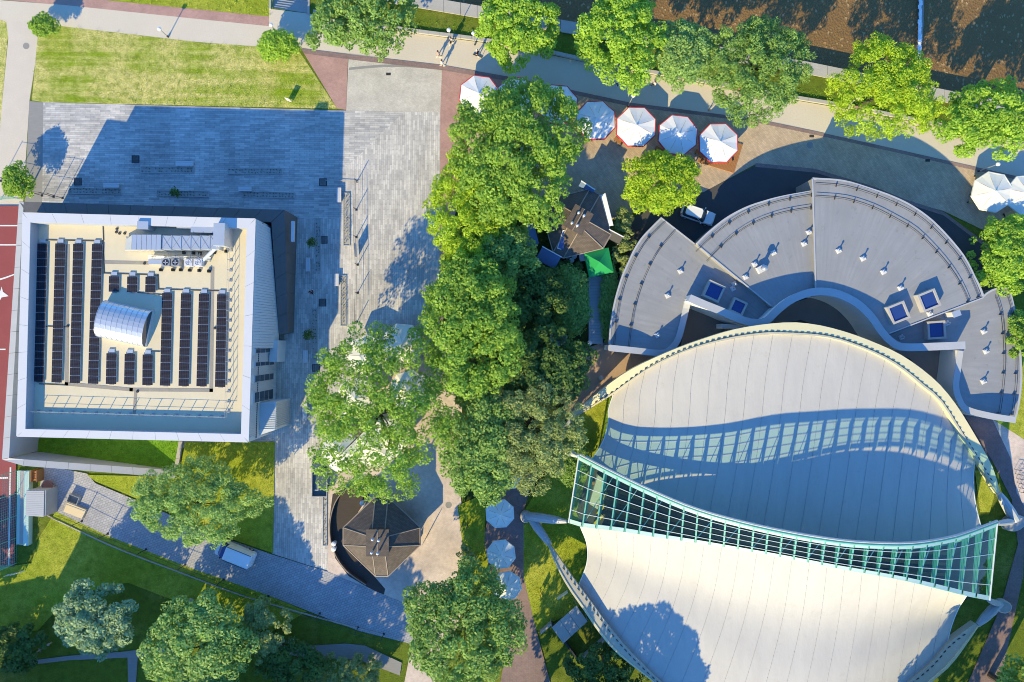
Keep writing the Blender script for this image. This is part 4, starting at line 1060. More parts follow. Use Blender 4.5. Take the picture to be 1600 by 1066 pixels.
# low dark wall round the terrace of the lower kiosk, with its rail
tw = thing('terrace_wall', 'dark curved timber fence round the terrace west of the brown kiosk', 'fence', G(520, 850))
c = C3([(562, 757, .7), (540, 765, .7), (524, 785, .7), (516, 815, .7), (517, 845, .7), (527, 872, .7), (545, 895, .65), (572, 914, .6)], 30)
for a, b in zip(c[:-1], c[1:]):
    MB().ribbon(offset([a, a.lerp(b, .95)], .05), offset([a, a.lerp(b, .95)], -.05), ('z', 0.02)).build('fence_board', m_kwall, tw)
MB().tube([q + Vector((0, 0, .06)) for q in c], .07, 6).build('rail', m_fascia, tw)

# awnings and tents by the upper kiosk
def awning(px, py, l, w, z, rz, mat, label, name='awning', frame=m_lampw):
    t = thing(name, label, 'awning', W(px, py, z) * 1.0, rz); b = LOC[t.name]; t.location.z = G(px, py).z; LOC[t.name] = Vector(t.location)
    h = z - t.location.z
    o = MB().hexa([(-l / 2, -w / 2, h - .5), (l / 2, -w / 2, h - .5), (l / 2, w / 2, h - .05), (-l / 2, w / 2, h - .05)], [(-l / 2, -w / 2, h - .45), (l / 2, -w / 2, h - .45), (l / 2, w / 2, h), (-l / 2, w / 2, h)]).build('canopy', mat, t, local=True)
    MB().box((0, w / 2 + .05, h + .02), (l + .1, .12, .12)).build('cassette', frame, t, local=True)
    MB().box((0, -w / 2 - .01, h - .58), (l, .03, .25)).build('valance', mat, t, local=True)
    for s in (-1, 1):
        MB().cyl((s * (l / 2 - .06), -w / 2 + .05, 0), (s * (l / 2 - .06), -w / 2 + .05, h - .5), .035).build('post', frame, t, local=True)
        MB().cyl((s * (l / 2 - .06), w / 2 - .05, 0), (s * (l / 2 - .06), w / 2 - .05, h - .06), .035).build('post', frame, t, local=True)
awning(945, 329, 4.1, .95, 3.0, math.radians(-76), m_aquafab, 'long narrow pale blue awning on the east side of the upper kiosk')
awning(829, 366, 2.7, 1.5, 2.9, math.radians(104), m_bluefab, 'small blue awning west of the upper kiosk under the trees')
awning(857, 403, 2.7, 1.65, 2.9, math.radians(-29), m_bluefab, 'dark blue awning with a pale bar south west of the upper kiosk')
awning(917, 293, 2.0, .5, 3.2, math.radians(-33), m_bluefab, 'narrow white topped awning at the north tip of the upper kiosk')
awning(960, 370, 2.0, .9, 2.9, math.radians(-28), m_darkmetal, 'dark awning with a white bar east of the upper kiosk')

def pyramid_tent(px, py, size, z, rz, label):
    t = thing('gazebo', label, 'gazebo', G(px, py), rz); p = W(px, py, z); t.location.x, t.location.y = p.x, p.y; LOC[t.name] = Vector(t.location)
    r = size / 2; q = [(-r, -r), (r, -r), (r, r), (-r, r)]
    for i in range(4):
        j = (i + 1) % 4; a, b = q[i], q[j]; m = ((a[0] + b[0]) / 2, (a[1] + b[1]) / 2)
        ap = (0, 0, z + .45); n = 6; vs = []; fs = []
        for k in range(n + 1):
            f = k / n
            for e in (a, ((a[0] + b[0]) / 2, (a[1] + b[1]) / 2), b):
                sag = -.10 * math.sin(f * math.pi) - (.06 * (1 - f) if e == m else 0)
                vs.append((e[0] * (1 - f), e[1] * (1 - f), z - .35 + (.8 * f) + sag))
        for k in range(n):
            for m_ in range(2): fs.append((k * 3 + m_, k * 3 + m_ + 1, k * 3 + m_ + 4, k * 3 + m_ + 3))
        MB().add(vs, fs).build('roof_panel', m_greenfab, t, local=True, smooth=True)
        MB().add([(*a, z - .35), (*b, z - .35), (*b, z - .6), (*a, z - .6)], [(0, 1, 2, 3)]).build('valance', m_greenfab, t, local=True)
        MB().cyl((a[0] * .98, a[1] * .98, 0), (a[0] * .98, a[1] * .98, z - .35), .03).build('leg', m_lampw, t, local=True)
pyramid_tent(936, 410, 3.2, 2.7, math.radians(12), 'bright green pyramid gazebo beside the upper kiosk')
pyramid_tent(808, 400, 3.0, 2.7, math.radians(20), 'green gazebo mostly hidden by trees west of the upper kiosk')

# footbridge deck
t = thing('footbridge', 'long grey green boarded walkway south of the green gazebo', 'walkway', G(931, 485))
for k in range(22):
    y0 = 432 + k * 4.8
    MB().prism([W(921.5, y0, .3), W(940.5, y0, .3), W(940.5, y0 + 4.6, .3), W(921.5, y0 + 4.6, .3)], .26, .34).build('plank', m_strut, t)
for x in (921, 941):
    MB().ribbon([W(x - 1, 430, .4), W(x - 1, 540, .4)], [W(x + 1, 430, .4), W(x + 1, 540, .4)], .4).build('edge_beam', m_steel, t)
    b = MB(); b.cyl(W(x, 430, 1.3), W(x, 540, 1.3), .03, n=6)
    for k in range(7): b.cyl(W(x, 431 + k * 18, .3), W(x, 431 + k * 18, 1.3), .025, n=6)
    b.build('handrail', m_steel, t)

# cafe tables and clutter behind the green gazebo
def cafe_table(px, py, r, mat, label):
    t = thing('cafe_table', label, 'table', G(px, py), 0)
    MB().lathe([(r, .72), (r, .76), (r * .98, .78)], (0, 0, 0), 18).build('top', mat, t, local=True)
    MB().lathe([(.28, 0), (.26, .03), (.04, .06), (.04, .72)], (0, 0, 0), 10).build('pedestal', m_darkmetal, t, local=True)
cafe_table(896.5, 402, .33, m_lampw, 'white round cafe table, upper of a pair by the kiosk')
cafe_table(892.5, 408, .34, m_lampw, 'white round cafe table, lower of a pair by the kiosk')
cafe_table(886.5, 403.5, .28, m_concd, 'grey round cafe table left of the two white ones')
cafe_table(906.5, 419, .36, m_redtrim, 'red round cafe table south of the kiosk')
cafe_table(906, 430, .25, m_concd, 'small grey table below the red round table')
t = thing('counter', 'white square serving counter between kiosk and green gazebo', 'counter', G(910, 404), .15)
MB().box((0, 0, .5), (.9, .8, 1.0)).build('body', m_fascia, t, local=True); MB().box((0, 0, 1.03), (1.0, .9, .06)).build('worktop', m_lampw, t, local=True)

# ------------------------------------------------------------ parasols
def make_parasol(R, ze, rise, fab, trim, label, sides=8, group=None):
    t = thing('parasol', label, 'parasol', (0, 0, 0), 0, group)
    for i in range(sides):
        a0, a1 = 2 * math.pi * i / sides, 2 * math.pi * (i + 1) / sides
        vs = []; fs = []; n = 5
        for k in range(n + 1):
            f = k / n
            for w in (0, .5, 1):
                x = (math.cos(a0) * (1 - w) + math.cos(a1) * w) * R * (1 - f); y = (math.sin(a0) * (1 - w) + math.sin(a1) * w) * R * (1 - f)
                vs.append((x, y, ze + rise * f - .05 * math.sin(f * math.pi) - (.05 * (1 - f) if w == .5 else 0)))
        for k in range(n):
            for m_ in range(2): fs.append((k * 3 + m_, k * 3 + m_ + 1, k * 3 + m_ + 4, k * 3 + m_ + 3))
        MB().add(vs, fs).build('canopy_panel', fab, t, local=True, smooth=False)
        e = lambda r, a, z: (math.cos(a) * r, math.sin(a) * r, z)
        MB().hexa([e(R, a0, ze - .2), e(R, a1, ze - .2), e(R + .13, a1, ze - .2), e(R + .13, a0, ze - .2)], [e(R, a0, ze + .005), e(R, a1, ze + .005), e(R + .11, a1, ze - .02), e(R + .11, a0, ze - .02)]).build('valance', trim, t, local=True)
        MB().cyl(e(R * .98, a0, ze - .03), (0, 0, ze + rise - .06), .022, n=5).build('rib', m_woodp, t, local=True)
    MB().cyl((0, 0, 0), (0, 0, ze + rise + .03), .045, n=10).build('pole', m_woodp, t, local=True)
    MB().lathe([(.12, ze + rise - .01), (.10, ze + rise + .06), (.03, ze + rise + .13)], (0, 0, 0), 10).build('finial', fab, t, local=True)
    MB().box((0, 0, .06), (.9, .9, .12)).build('base', m_conc, t, local=True)
    return t
def put(o, px, py, z, rz, label):
    p = W(px, py, z); g = G(800 + p.x * K, 533 - p.y * K)
    o.location = (p.x, p.y, g.z); o.rotation_euler = (rnd.uniform(-.035, .035), rnd.uniform(-.035, .035), rz); o['label'] = label
    return o
RP = 2.58
proto = None
reds = [(748, 148, 'white parasol with red edge, westmost, on red paving'), (806, 150, 'white and red parasol mostly hidden behind the tall bright tree top'), (871, 163, 'white red-edged parasol half covered by the big tree, third from the west'),
        (931, 188, 'white red-edged parasol split between blue shadow and sun'), (995, 197, 'fully sunlit white red-edged parasol in the middle of the row'), (1059, 210, 'white red-edged parasol striped with branch shadows'), (1123, 223, 'eastmost white red-edged parasol beside the wooden deck')]
for i, (x, y, lab) in enumerate(reds):
    if proto is None: proto = make_parasol(RP, 2.15, .75, m_whitefab, m_redtrim, lab, group='red-edged parasols along the promenade'); o = proto
    else: o = copy_tree(proto)
    put(o, x, y, 2.4, math.radians(15 + (i * 7) % 11), lab)
proto = None
for i, (x, y, s, lab) in enumerate(((1553, 299, 1, 'cream parasol with wooden benches at the right edge of the setts'), (1606, 304, 1, 'cream parasol cut off by the right edge of the view'),
                        (572, 556, 1, 'white parasol under the sparse tree, left of a pair by the square'), (628, 537, 1, 'white parasol under the sparse tree, right of a pair by the square'), (531, 706, 1, 'white parasol at the south west fringe of the sparse tree'),
                        (556, 622, 1, 'white parasol hidden under the west side of the sparse tree'), (606, 684, 1, 'white parasol under the south side of the sparse tree'), (640, 610, 1, 'white parasol under the east side of the sparse tree'), (585, 700, 1, 'white parasol near the trunk foot of the sparse tree'))):
    if proto is None: proto = make_parasol(2.55, 2.2, .7, m_creamfab, m_creamfab, lab, group='plain pale parasols'); o = proto
    else: o = copy_tree(proto)
    put(o, x, y, 2.45, math.radians(11 + i * 17), lab)
proto = None
for i, (x, y, lab) in enumerate(((796, 742, 'grey green parasol mostly under the olive tree, northmost of four'), (781, 803, 'grey green parasol with pale streaks, second of four on the path'), (783, 868, 'grey green parasol with a white finial spot, third of four on the path'), (792, 916, 'sunlit grey green parasol touching the round tree, southmost of four'))):
    if proto is None: proto = make_parasol(1.80, 2.2, .5, m_aquafab, m_aquafab, lab, group='grey green parasols on the shaded path'); o = proto
    else: o = copy_tree(proto)
    put(o, x, y, 2.4, math.radians(22 + i * 4), lab)

# benches and timber decks under the parasols
def bench(loc, rz, l, label, mat=m_woodp, white=False, group=None, w=.5):
    t = thing('bench', label, 'bench', loc, rz, group)
    for k in range(3): MB().box((0, (-.33 + .33 * k) * w, .45), (l, .30 * w, .05)).build('slat', mat, t, local=True)
    for s in (-1, 1): MB().box((s * (l / 2 - .2), 0, .21), (.12, w * .9, .42)).build('leg', m_conc if white else m_darkmetal, t, local=True)
    return t
for x, y, rz, l, lab in ((1138, 248, -78, 1.6, 'timber bench at the corner of the eastmost red-edged parasol'), (1093, 243, -35, 1.6, 'timber bench between the two eastmost red-edged parasols'), (1030, 236, -30, 1.4, 'timber bench between the striped and the sunlit parasol'), (965, 222, -40, 1.2, 'short timber bench left of the sunlit parasol'),
                         (1522, 285, 80, 1.9, 'upper pale timber bench left of the cream parasol'), (1515, 311, 72, 1.5, 'lower pale timber bench left of the cream parasol'), (1575, 334, 20, 1.6, 'weathered timber bench south of the cream parasols')):
    bench(G(x, y), math.radians(rz), l, lab, m_wood if x < 1200 else m_woodp)
t = thing('timber_deck', 'orange timber floor deck poking out under the eastmost red-edged parasol', 'deck', G(1125, 240), math.radians(-17))
for k in range(26): MB().box((-2.4 + k * .19, 0, .07), (.17, 3.9, .14)).build('deck_board', m_wood, t, local=True)

# ------------------------------------------------------------ furniture on the square
for x, y, rz, l, lab in ((291, 257, 0, 2.3, 'white bench behind the upper left planter strip on the blue shaded square'), (177, 291, 0, 2.0, 'white bench at the far left planter strip near the hall corner'), (385, 296.5, 0, 1.7, 'white bench above the dotted planter strip right of the ball shrub'),
                         (531, 306, 90, 1.9, 'white bench at the shade edge beside the upper pale planter strip'), (527, 438, 90, 1.6, 'white bench at the shade edge beside the lower pale planter strip'), (483, 414, 90, 1.8, 'white bench between ball shrub and walking person'),
                         (479, 557, 90, 1.6, 'white bench below the southern ball shrub'), (478, 642, 90, 2.0, 'white bench at the fringe of the sparse tree, southmost on the square')):
    bench(G(x, y), math.radians(rz), l, lab, m_white, True, 'white benches on the square', .62)
def planter(px, py, l, w, rz, label, seed, tall=.16, leaf=None):
    r = random.Random(seed)
    t = thing('planter_strip', label, 'planter', G(px, py), rz)
    k = MB()
    for sx, sy, a, b in ((0, 1, l, .08), (0, -1, l, .08), (1, 0, .08, w - .16), (-1, 0, .08, w - .16)): k.box((sx * (l / 2 - .04), sy * (w / 2 - .04), .06), (a, b, .12))
    k.build('edging', m_plantframe, t, local=True)
    MB().box((0, 0, .025), (l - .16, w - .16, .05)).build('soil', m_planter, t, local=True)
    n = int(l / .42); b = MB()
    for i in range(n):
        for j in range(2):
            x, y = -l / 2 + .35 + i * (l - .7) / max(1, n - 1) + r.uniform(-.06, .06), (-.18 + .36 * j) * w / .8 + r.uniform(-.06, .06)
            if r.random() < .15: continue
            for q in range(7):
                a = r.uniform(0, 6.28); h = tall * r.uniform(.6, 1.2); rr = r.uniform(.05, .1)
                b.add([(x, y, .05), (x + rr * math.cos(a - .35), y + rr * math.sin(a - .35), h * .8), (x + rr * 1.4 * math.cos(a), y + rr * 1.4 * math.sin(a), h), (x + rr * math.cos(a + .35), y + rr * math.sin(a + .35), h * .8)], [(0, 1, 2, 3)])
    o = b.build('plants', leaf or m_tuft, t, local=True); o['kind'] = 'stuff'
m_tuft = M('planter_plants', (.13, .14, .11), .8, .4, 3)
m_tuftpale = M('pale_grass_plants', (.40, .36, .22), .8, .4, 3)
planter(262, 266, 7.0, .8, 0, 'long dotted planter strip under a white bench, upper left on the shaded square', 1)
planter(399, 268, 7.2, .8, 0, 'long dotted planter strip right of the first on the shaded square', 2)
planter(149, 299, 6.9, .8, -.02, 'dotted planter strip near the hall corner at the far left', 3)
planter(286, 303, 6.8, .8, -.02, 'planter strip interrupted by a round ball shrub north of the hall', 4)
planter(420, 305, 6.9, .8, -.02, 'planter strip with a single row of dark dots north of the frame corner', 5)
planter(497, 383, 7.0, .7, math.pi / 2, 'upright planter strip beside the upper ball shrub east of the hall', 6)
planter(492, 523, 6.8, .7, math.pi / 2, 'upright planter strip beside the lower ball shrub east of the hall', 7)
planter(542, 343, 6.9, .9, math.pi / 2, 'pale grassy planter strip on the sunlit edge, upper of two', 8, .45, m_tuftpale)
planter(537, 470, 6.6, .8, math.pi / 2, 'pale grassy planter strip on the sunlit edge, lower of two', 9, .35, m_tuftpale)
planter(508, 812, 6.8, .6, math.pi / 2, 'planter strip with dark dots along the terrace west of the brown kiosk', 10)
for x, y, lab in ((212, 249, 'dark square tree grate, topmost, on the shaded square'), (122, 284, 'dark square tree grate nearest the hall corner at left'), (505, 285, 'dark square tree grate joined to a pale line near the shade edge'), (506, 375, 'dark square tree grate right of the upper ball shrub'), (504, 473, 'dark square tree grate right of the walking person'), (494, 575, 'brown square tree grate below the southern planter strip')):
    t = thing('tree_grate', lab, 'grate', G(x, y), 0, 'square grates on the square')
    f = MB()
    for s in (-1, 1): f.box((s * .47, 0, .012), (.06, 1.0, .024)).box((0, s * .47, .012), (.88, .06, .024))
    f.build('frame', m_darkmetal, t, local=True)
    for k in range(7): MB().box((-.39 + k * .13, 0, .01), (.085, .86, .02)).build('bar', m_darkmetal, t, local=True)
t = tag(MB().prism([W(509, 281.5, 0), W(560, 283.5, 0), W(560, 284.6, 0), W(509, 282.8, 0)], .2, .215).build('drain_channel', m_conc), 'thin pale drain line running east from a square grate', 'drain')

# post and wire fences with the long thin shadows
def wire_fence(pts, h, label, mat=m_darkmetal, panel=None, r=.05):
    g = [G(*p) for p in pts]; t = thing('wire_fence', label, 'fence', g[0])
    for p in g: MB().cyl(p, p + Vector((0, 0, h)), r, n=8).box(p + Vector((0, 0, .02)), (.26, .26, .04)).build('post', mat, t)
    for hh in (h * .97, h * .5): MB().tube([p + Vector((0, 0, hh)) for p in g], .02, 5).build('wire', mat, t)
    if panel is not None:
        a, b = g[panel], g[panel + 1]; a, b = a.lerp(b, .25), a.lerp(b, .75)
        MB().ribbon([a + Vector((-.02, 0, h * .95)), b + Vector((-.02, 0, h * .95))], [a + Vector((.02, 0, h * .95)), b + Vector((.02, 0, h * .95))], h * .8).build('notice_panel', m_white, t)
wire_fence([(558, 284), (557, 328), (557, 371), (559, 414), (559, 458), (558, 503)], 1.6, 'slim post and wire fence with a notice panel along the sunlit square', panel=2)
wire_fence([(66, 306), (84, 308), (98, 310)], 3.0, 'tall thin wire fence posts at the hall corner throwing long shadows', r=.04)
wire_fence([(2, 283), (22, 285), (38, 288)], 3.0, 'thin wire fence above the sports court at the far left', r=.04)
wire_fence([(86, 798), (129, 814), (169, 834), (229, 858), (290, 882), (350, 905), (420, 931), (500, 958), (560, 980), (600, 990)], 2.2, 'thin dark post and wire fence along the south side of the grey paver path')
# white kerb line below the path
kr = thing('kerb', 'thin white kerb line on the grass south of the grey paver path', 'kerb', G(300, 900))
c = curve([(72, 803), (120, 826), (190, 858), (290, 896), (370, 926), (450, 950), (540, 975), (600, 990)], 26)
for a, b in zip(c[:-1], c[1:]):
    b = a + (b - a) * .97
    MB().prism([W(a[0], a[1], 0), W(b[0], b[1], 0), W(b[0] - .3, b[1] + 1.6, 0), W(a[0] - .3, a[1] + 1.6, 0)], 0, .22).build('kerb_stone', m_conc, kr)

# ------------------------------------------------------------ vehicles
def rr(l, w, r, n=5, cx=0.0, taper=1.0):
    pts = []
    for sx, sy, a0 in ((1, 1, 0), (-1, 1, 90), (-1, -1, 180), (1, -1, 270)):
        for k in range(n + 1):
            a = math.radians(a0 + 90 * k / n); ww = w * (taper if sx > 0 else 1)
            pts.append((cx + sx * (l / 2 - r) + r * math.cos(a), sy * (ww / 2 - r) + r * math.sin(a)))
    return pts
def ring(l, w, r, z, cx=0.0, taper=1.0): return [(x, y, z) for x, y in rr(l, w, r, 5, cx, taper)]
def wheel(t, x, y):
    w = MB().cyl((x, y - .11, .33), (x, y + .11, .33), .33, n=18).build('wheel', m_tyre, t, local=True)
    s = 1 if y > 0 else -1
    MB().cyl((x, y + s * .10, .33), (x, y + s * .125, .33), .2, n=12).build('rim', m_alu, w, local=True)
def car(px, py, rz, label):
    t = thing('car', label, 'car', G(px, py), rz)
    MB().loft([ring(4.15, 1.66, .3, .25), ring(4.4, 1.82, .42, .5, 0, .95), ring(4.36, 1.82, .45, .8, 0, .93), ring(4.15, 1.7, .45, .98, -.03, .92)]).build('body', m_carw, t, local=True, smooth=False)
    MB().loft([ring(3.05, 1.66, .3, .95, -.5), ring(2.35, 1.36, .28, 1.48, -.62)]).build('window', m_glassd, t, local=True)
    MB().loft([ring(2.2, 1.34, .3, 1.45, -.68), ring(2.1, 1.24, .3, 1.54, -.68)]).build('roof', m_carw, t, local=True)
    for s in (-1, 1):
        MB().box((-.7, s * .62, 1.58), (1.7, .05, .05)).build('roof_rail', m_alu, t, local=True)
        MB().box((.62, s * 1.0, 1.02), (.14, .2, .14)).build('mirror', m_carw, t, local=True)
        MB().box((2.02, s * .62, .72), (.2, .38, .16), s * -.35).build('headlight', m_alu, t, local=True)
        MB().box((-2.12, s * .7, .82), (.12, .25, .3)).build('taillight', m_redtrim, t, local=True)
        MB().hexa([(.55, s * .83 - .03, .96), (.62, s * .83 - .03, .96), (-.05, s * .66 - .03, 1.5), (-.12, s * .66 - .03, 1.5)], [(.55, s * .83 + .03, .96), (.62, s * .83 + .03, .96), (-.05, s * .66 + .03, 1.5), (-.12, s * .66 + .03, 1.5)]).build('pillar', m_carw, t, local=True)
        for x in (-1.35, 1.35): wheel(t, x, s * .82)
    MB().box((1.2, 0, .985), (.9, .04, .012)).build('bonnet_crease', m_alu, t, local=True)
car(1088, 337, math.radians(-19), 'white estate car parked in the shade beside the grey fan roof')
def van(px, py, rz, label):
    t = thing('van', label, 'van', G(px, py), rz)
    MB().loft([ring(4.9, 1.86, .25, .3), ring(5.1, 1.98, .3, .6), ring(5.05, 1.98, .3, 1.1), ring(4.9, 1.9, .3, 1.2)]).build('body', m_carw, t, local=True)
    MB().loft([ring(3.55, 1.92, .2, 1.15, -.65), ring(3.5, 1.86, .2, 2.0, -.65), ring(3.4, 1.7, .25, 2.12, -.65)]).build('load_box', m_whitefab, t, local=True)
    MB().loft([ring(1.5, 1.84, .3, 1.15, 1.35), ring(.9, 1.6, .3, 1.85, 1.15)]).build('windscreen', m_glassb, t, local=True)
    for s in (-1, 1):
        MB().box((1.55, s * 1.05, 1.3), (.16, .22, .28)).build('mirror', m_tyre, t, local=True)
        MB().box((-.6, s * .88, 2.16), (3.3, .06, .06)).build('roof_rail', m_darkmetal, t, local=True)
        MB().box((2.45, s * .7, .85), (.18, .36, .22)).build('headlight', m_alu, t, local=True)
        for x in (-1.6, 1.6): wheel(t, x, s * .9)
van(373, 861, math.radians(180 - 22), 'white van with blue windscreen parked on the grey paver path')
def pickup(px, py, rz, label):
    t = thing('pickup_truck', label, 'truck', G(px, py), rz)
    MB().box((-.2, 0, .55), (4.9, .9, .25)).build('chassis', m_darkmetal, t, local=True)
    MB().loft([ring(1.7, 1.8, .25, .45, 1.75), ring(1.75, 1.85, .3, 1.15, 1.75), ring(1.6, 1.75, .3, 1.25, 1.72)]).build('cab', m_truck, t, local=True)
    MB().loft([ring(1.45, 1.72, .25, 1.22, 1.6), ring(.95, 1.5, .25, 1.85, 1.45)]).build('windows', m_glassd, t, local=True)
    MB().loft([ring(.95, 1.48, .3, 1.83, 1.42), ring(.85, 1.38, .3, 1.9, 1.42)]).build('cab_roof', m_truck, t, local=True)
    MB().box((-.95, 0, .78), (3.3, 1.95, .1)).build('bed_floor', m_truck, t, local=True)
    for s in (-1, 1): MB().box((-.95, s * .95, 1.02), (3.3, .06, .42)).build('side_board', m_strut, t, local=True)
    MB().box((-2.57, 0, 1.02), (.06, 1.84, .42)).build('tail_board', m_strut, t, local=True); MB().box((.67, 0, 1.2), (.06, 1.84, .8)).build('head_board', m_steel, t, local=True)
    for s in (-1, 1):
        for x in (-1.6, 1.7): wheel(t, x, s * .85)
    return t
pickup(503, 742, math.pi / 2, 'dark teal flatbed pickup truck parked beside the sparse tree')
p = G(500, 757); t = thing('pipe_offcut', 'white L shaped offcut lying in the truck bed', 'offcut', p + Vector((0, 0, .832)))
MB().box(p + Vector((0, .1, .86)), (.1, 1.2, .06)).build('long_arm', m_white, t); MB().box(p + Vector((-.25, -.55, .865)), (.6, .1, .07)).build('short_arm', m_white, t)

# ------------------------------------------------------------ people
def skin_mesh(name, verts, edges, radii, mat, parent, root=0, sub=1):
    me = bpy.data.meshes.new(name); me.from_pydata(verts, edges, []); me.materials.append(mat)
    o = link(name, me, parent)
    md = o.modifiers.new('skin', 'SKIN'); md.use_smooth_shade = True
    for i, r in enumerate(radii): me.skin_vertices[0].data[i].radius = (r, r); me.skin_vertices[0].data[i].use_root = (i == root)
    s = o.modifiers.new('sub', 'SUBSURF'); s.levels = sub; s.render_levels = sub
    return o
def person(loc, rz, label, shirt, trousers, hair, stride=.25, seat=False, carry=None, arms=.15):
    t = thing('person', label, 'person', loc, rz)
    f = stride
    V = [(0, 0, .95), (0, .01, 1.18), (0, .0, 1.42), (0, .01, 1.52), (0, .03, 1.62), (0, .02, 1.74),
         (.20, 0, 1.40), (.26, -arms, 1.14), (.25, .12 - arms, .92), (-.20, 0, 1.40), (-.26, arms, 1.14), (-.25, .12 + arms, .92),
         (.10, 0, .90), (.11, f * .6, .50), (.11, f * .7, .09), (.11, f * .7 + .17, .04), (-.10, 0, .90), (-.11, -f * .4, .50), (-.11, -f, .09), (-.11, -f + .17, .04)]
    E = [(0, 1), (1, 2), (2, 3), (3, 4), (4, 5), (2, 6), (6, 7), (7, 8), (2, 9), (9, 10), (10, 11), (0, 12), (12, 13), (13, 14), (14, 15), (0, 16), (16, 17), (17, 18), (18, 19)]
    Rd = [.14, .13, .12, .055, .095, .085, .065, .048, .032, .065, .048, .032, .085, .06, .04, .035, .085, .06, .04, .035]
    nv = len(V)
    for hi, sx in ((8, 1), (11, -1)):          # palm, four fingers and a thumb on each hand
        x, y, z = V[hi]; b = len(V)
        V.append((x, y + .03, z - .08)); E.append((hi, b)); Rd.append(.03)
        for k, (dx, L) in enumerate(((-.03, .08), (-.01, .095), (.012, .09), (.032, .07))):
            V.append((x + dx, y + .05, z - .08 - L)); E.append((b, len(V) - 1)); Rd.append(.009)
        V.append((x - sx * .03, y + .07, z - .07)); E.append((hi, len(V) - 1)); Rd.append(.011)
    skin_mesh('body', V, E, Rd, m_skin, t)
    skin_mesh('shirt', [(0, 0, .93), (0, .01, 1.18), (0, 0, 1.43), (.21, 0, 1.40), (.26, -arms * .9, 1.16), (-.21, 0, 1.40), (-.26, arms * .9, 1.16)], [(0, 1), (1, 2), (2, 3), (3, 4), (2, 5), (5, 6)], [.165, .155, .14, .085, .07, .085, .07], shirt, t)
    skin_mesh('trousers', [(0, 0, .96), (.10, 0, .88), (.11, f * .6, .50), (.11, f * .7, .14), (-.10, 0, .88), (-.11, -f * .4, .50), (-.11, -f, .14)], [(0, 1), (1, 2), (2, 3), (0, 4), (4, 5), (5, 6)], [.16, .105, .08, .065, .105, .08, .065], trousers, t)
    h = MB()
    for k in range(1): h.lathe([(.105, 1.62), (.115, 1.70), (.10, 1.79), (.05, 1.85), (.01, 1.86)], (0, -.01, 0), 12)
    h.build('hair', hair, t, local=True, smooth=True)
    fc = MB(); fc.box((0, .135, 1.66), (.03, .04, .045)).box((.04, .115, 1.69), (.025, .02, .015)).box((-.04, .115, 1.69), (.025, .02, .015)).box((0, .12, 1.61), (.05, .02, .012))
    fc.build('face', m_skin, t, local=True)
    for s in (-1, 1): MB().box((s * .11, (f * .7 if s > 0 else -f) + .07, .05), (.1, .28, .1)).build('shoe', m_lampw, t, local=True)
    return t
m_pinkc = M('pink_cotton', (.55, .30, .28), .8, .1); m_beige = M('beige_cotton', (.45, .36, .26), .8, .1); m_navy = M('navy_cotton', (.03, .04, .09), .8, .1)
m_whitec = M('white_cotton', (.75, .75, .74), .8, .06); m_maroon = M('maroon_cotton', (.10, .02, .03), .8, .15); m_hairb = M('brown_hair', (.05, .03, .02), .6, .2); m_black = M('black_cotton', (.02, .02, .022), .8, .1); m_hairl = M('blond_hair', (.35, .25, .12), .6, .2)
person(G(686, 89), 2.0, 'walker in pink top and beige shorts on the sunny promenade', m_pinkc, m_beige, m_hairb)
person(G(692, 103), 1.9, 'walker in white with a long blue shadow on the promenade', m_whitec, m_whitec, m_hairb)
person(G(490, 457), .6, 'person in dark maroon walking over the shaded square', m_maroon, m_navy, m_hairb)
person(G(963, 133), 1.0, 'person in white near the kerb left of the parasol shadows', m_whitec, m_navy, m_hairb)
person(G(1020, 135), -1.0, 'person in white standing where the parasol shadow begins', m_whitec, m_black, m_hairb)
person(G(706, 68), 2.6, 'person in grey by the kerb next to the street lamp', m_steel, m_black, m_hairb)
# scooter rider
sg = G(746, 88); rz = math.radians(-110)
sc_ = thing('kick_scooter', 'dark electric scooter ridden along the promenade near the yellow green tree', 'scooter', sg, rz)
MB().box((0, 0, .14), (.16, .9, .05)).build('deck', m_darkmetal, sc_, local=True)
for y in (-.52, .56): MB().cyl((-.025, y, .11), (.025, y, .11), .11, n=14).build('wheel', m_tyre, sc_, local=True)
MB().cyl((0, .56, .12), (0, .46, 1.1), .025, n=8).build('stem', m_darkmetal, sc_, local=True)
MB().cyl((-.25, .46, 1.1), (.25, .46, 1.1), .018, n=8).build('handlebar', m_darkmetal, sc_, local=True)
person(sg + Vector((0, 0, .165)), rz, 'rider with pale helmet standing on the electric scooter', m_black, m_black, m_lampw, .16, arms=-.02)

# ------------------------------------------------------------ lamps, signs, bins
def lamp(px, py, h, label):
    t = thing('street_lamp', label, 'lamp', G(px, py))
    MB().cyl((0, 0, 0), (0, 0, h - .3), .06, .045, 10).build('pole', m_steel, t, local=True)
    MB().lathe([(.12, 0), (.12, .25), (.07, .4)], (0, 0, 0), 12).build('base', m_darkmetal, t, local=True)
    MB().lathe([(.08, h - .32), (.24, h - .2), (.26, h - .06), (.18, h), (.03, h + .05)], (0, 0, 0), 14).build('lantern', m_lampw, t, local=True)
lamp(705, 66, 3.6, 'white topped street lamp on the river kerb by the walkers')
lamp(263, 58, 2.4, 'short street lamp on the lawn edge throwing a thin shadow over the promenade')
lamp(434, 53, 2.6, 'lamp hidden by the yellow green shrub near the steps')
lamp(981, 167, 4.2, 'pale street lamp rising between two red-edged parasols')
lamp(1108, 172, 3.6, 'pale street lamp north of the eastmost red-edged parasol')
lamp(1320, 168, 3.8, 'dark street lamp at the kerb left of the lime green tree')
lamp(1528, 268, 3.8, 'pale street lamp beside the cream parasol and benches')
lamp(742, 70, 3.4, 'street lamp near the kerb left of the yellow green tree')
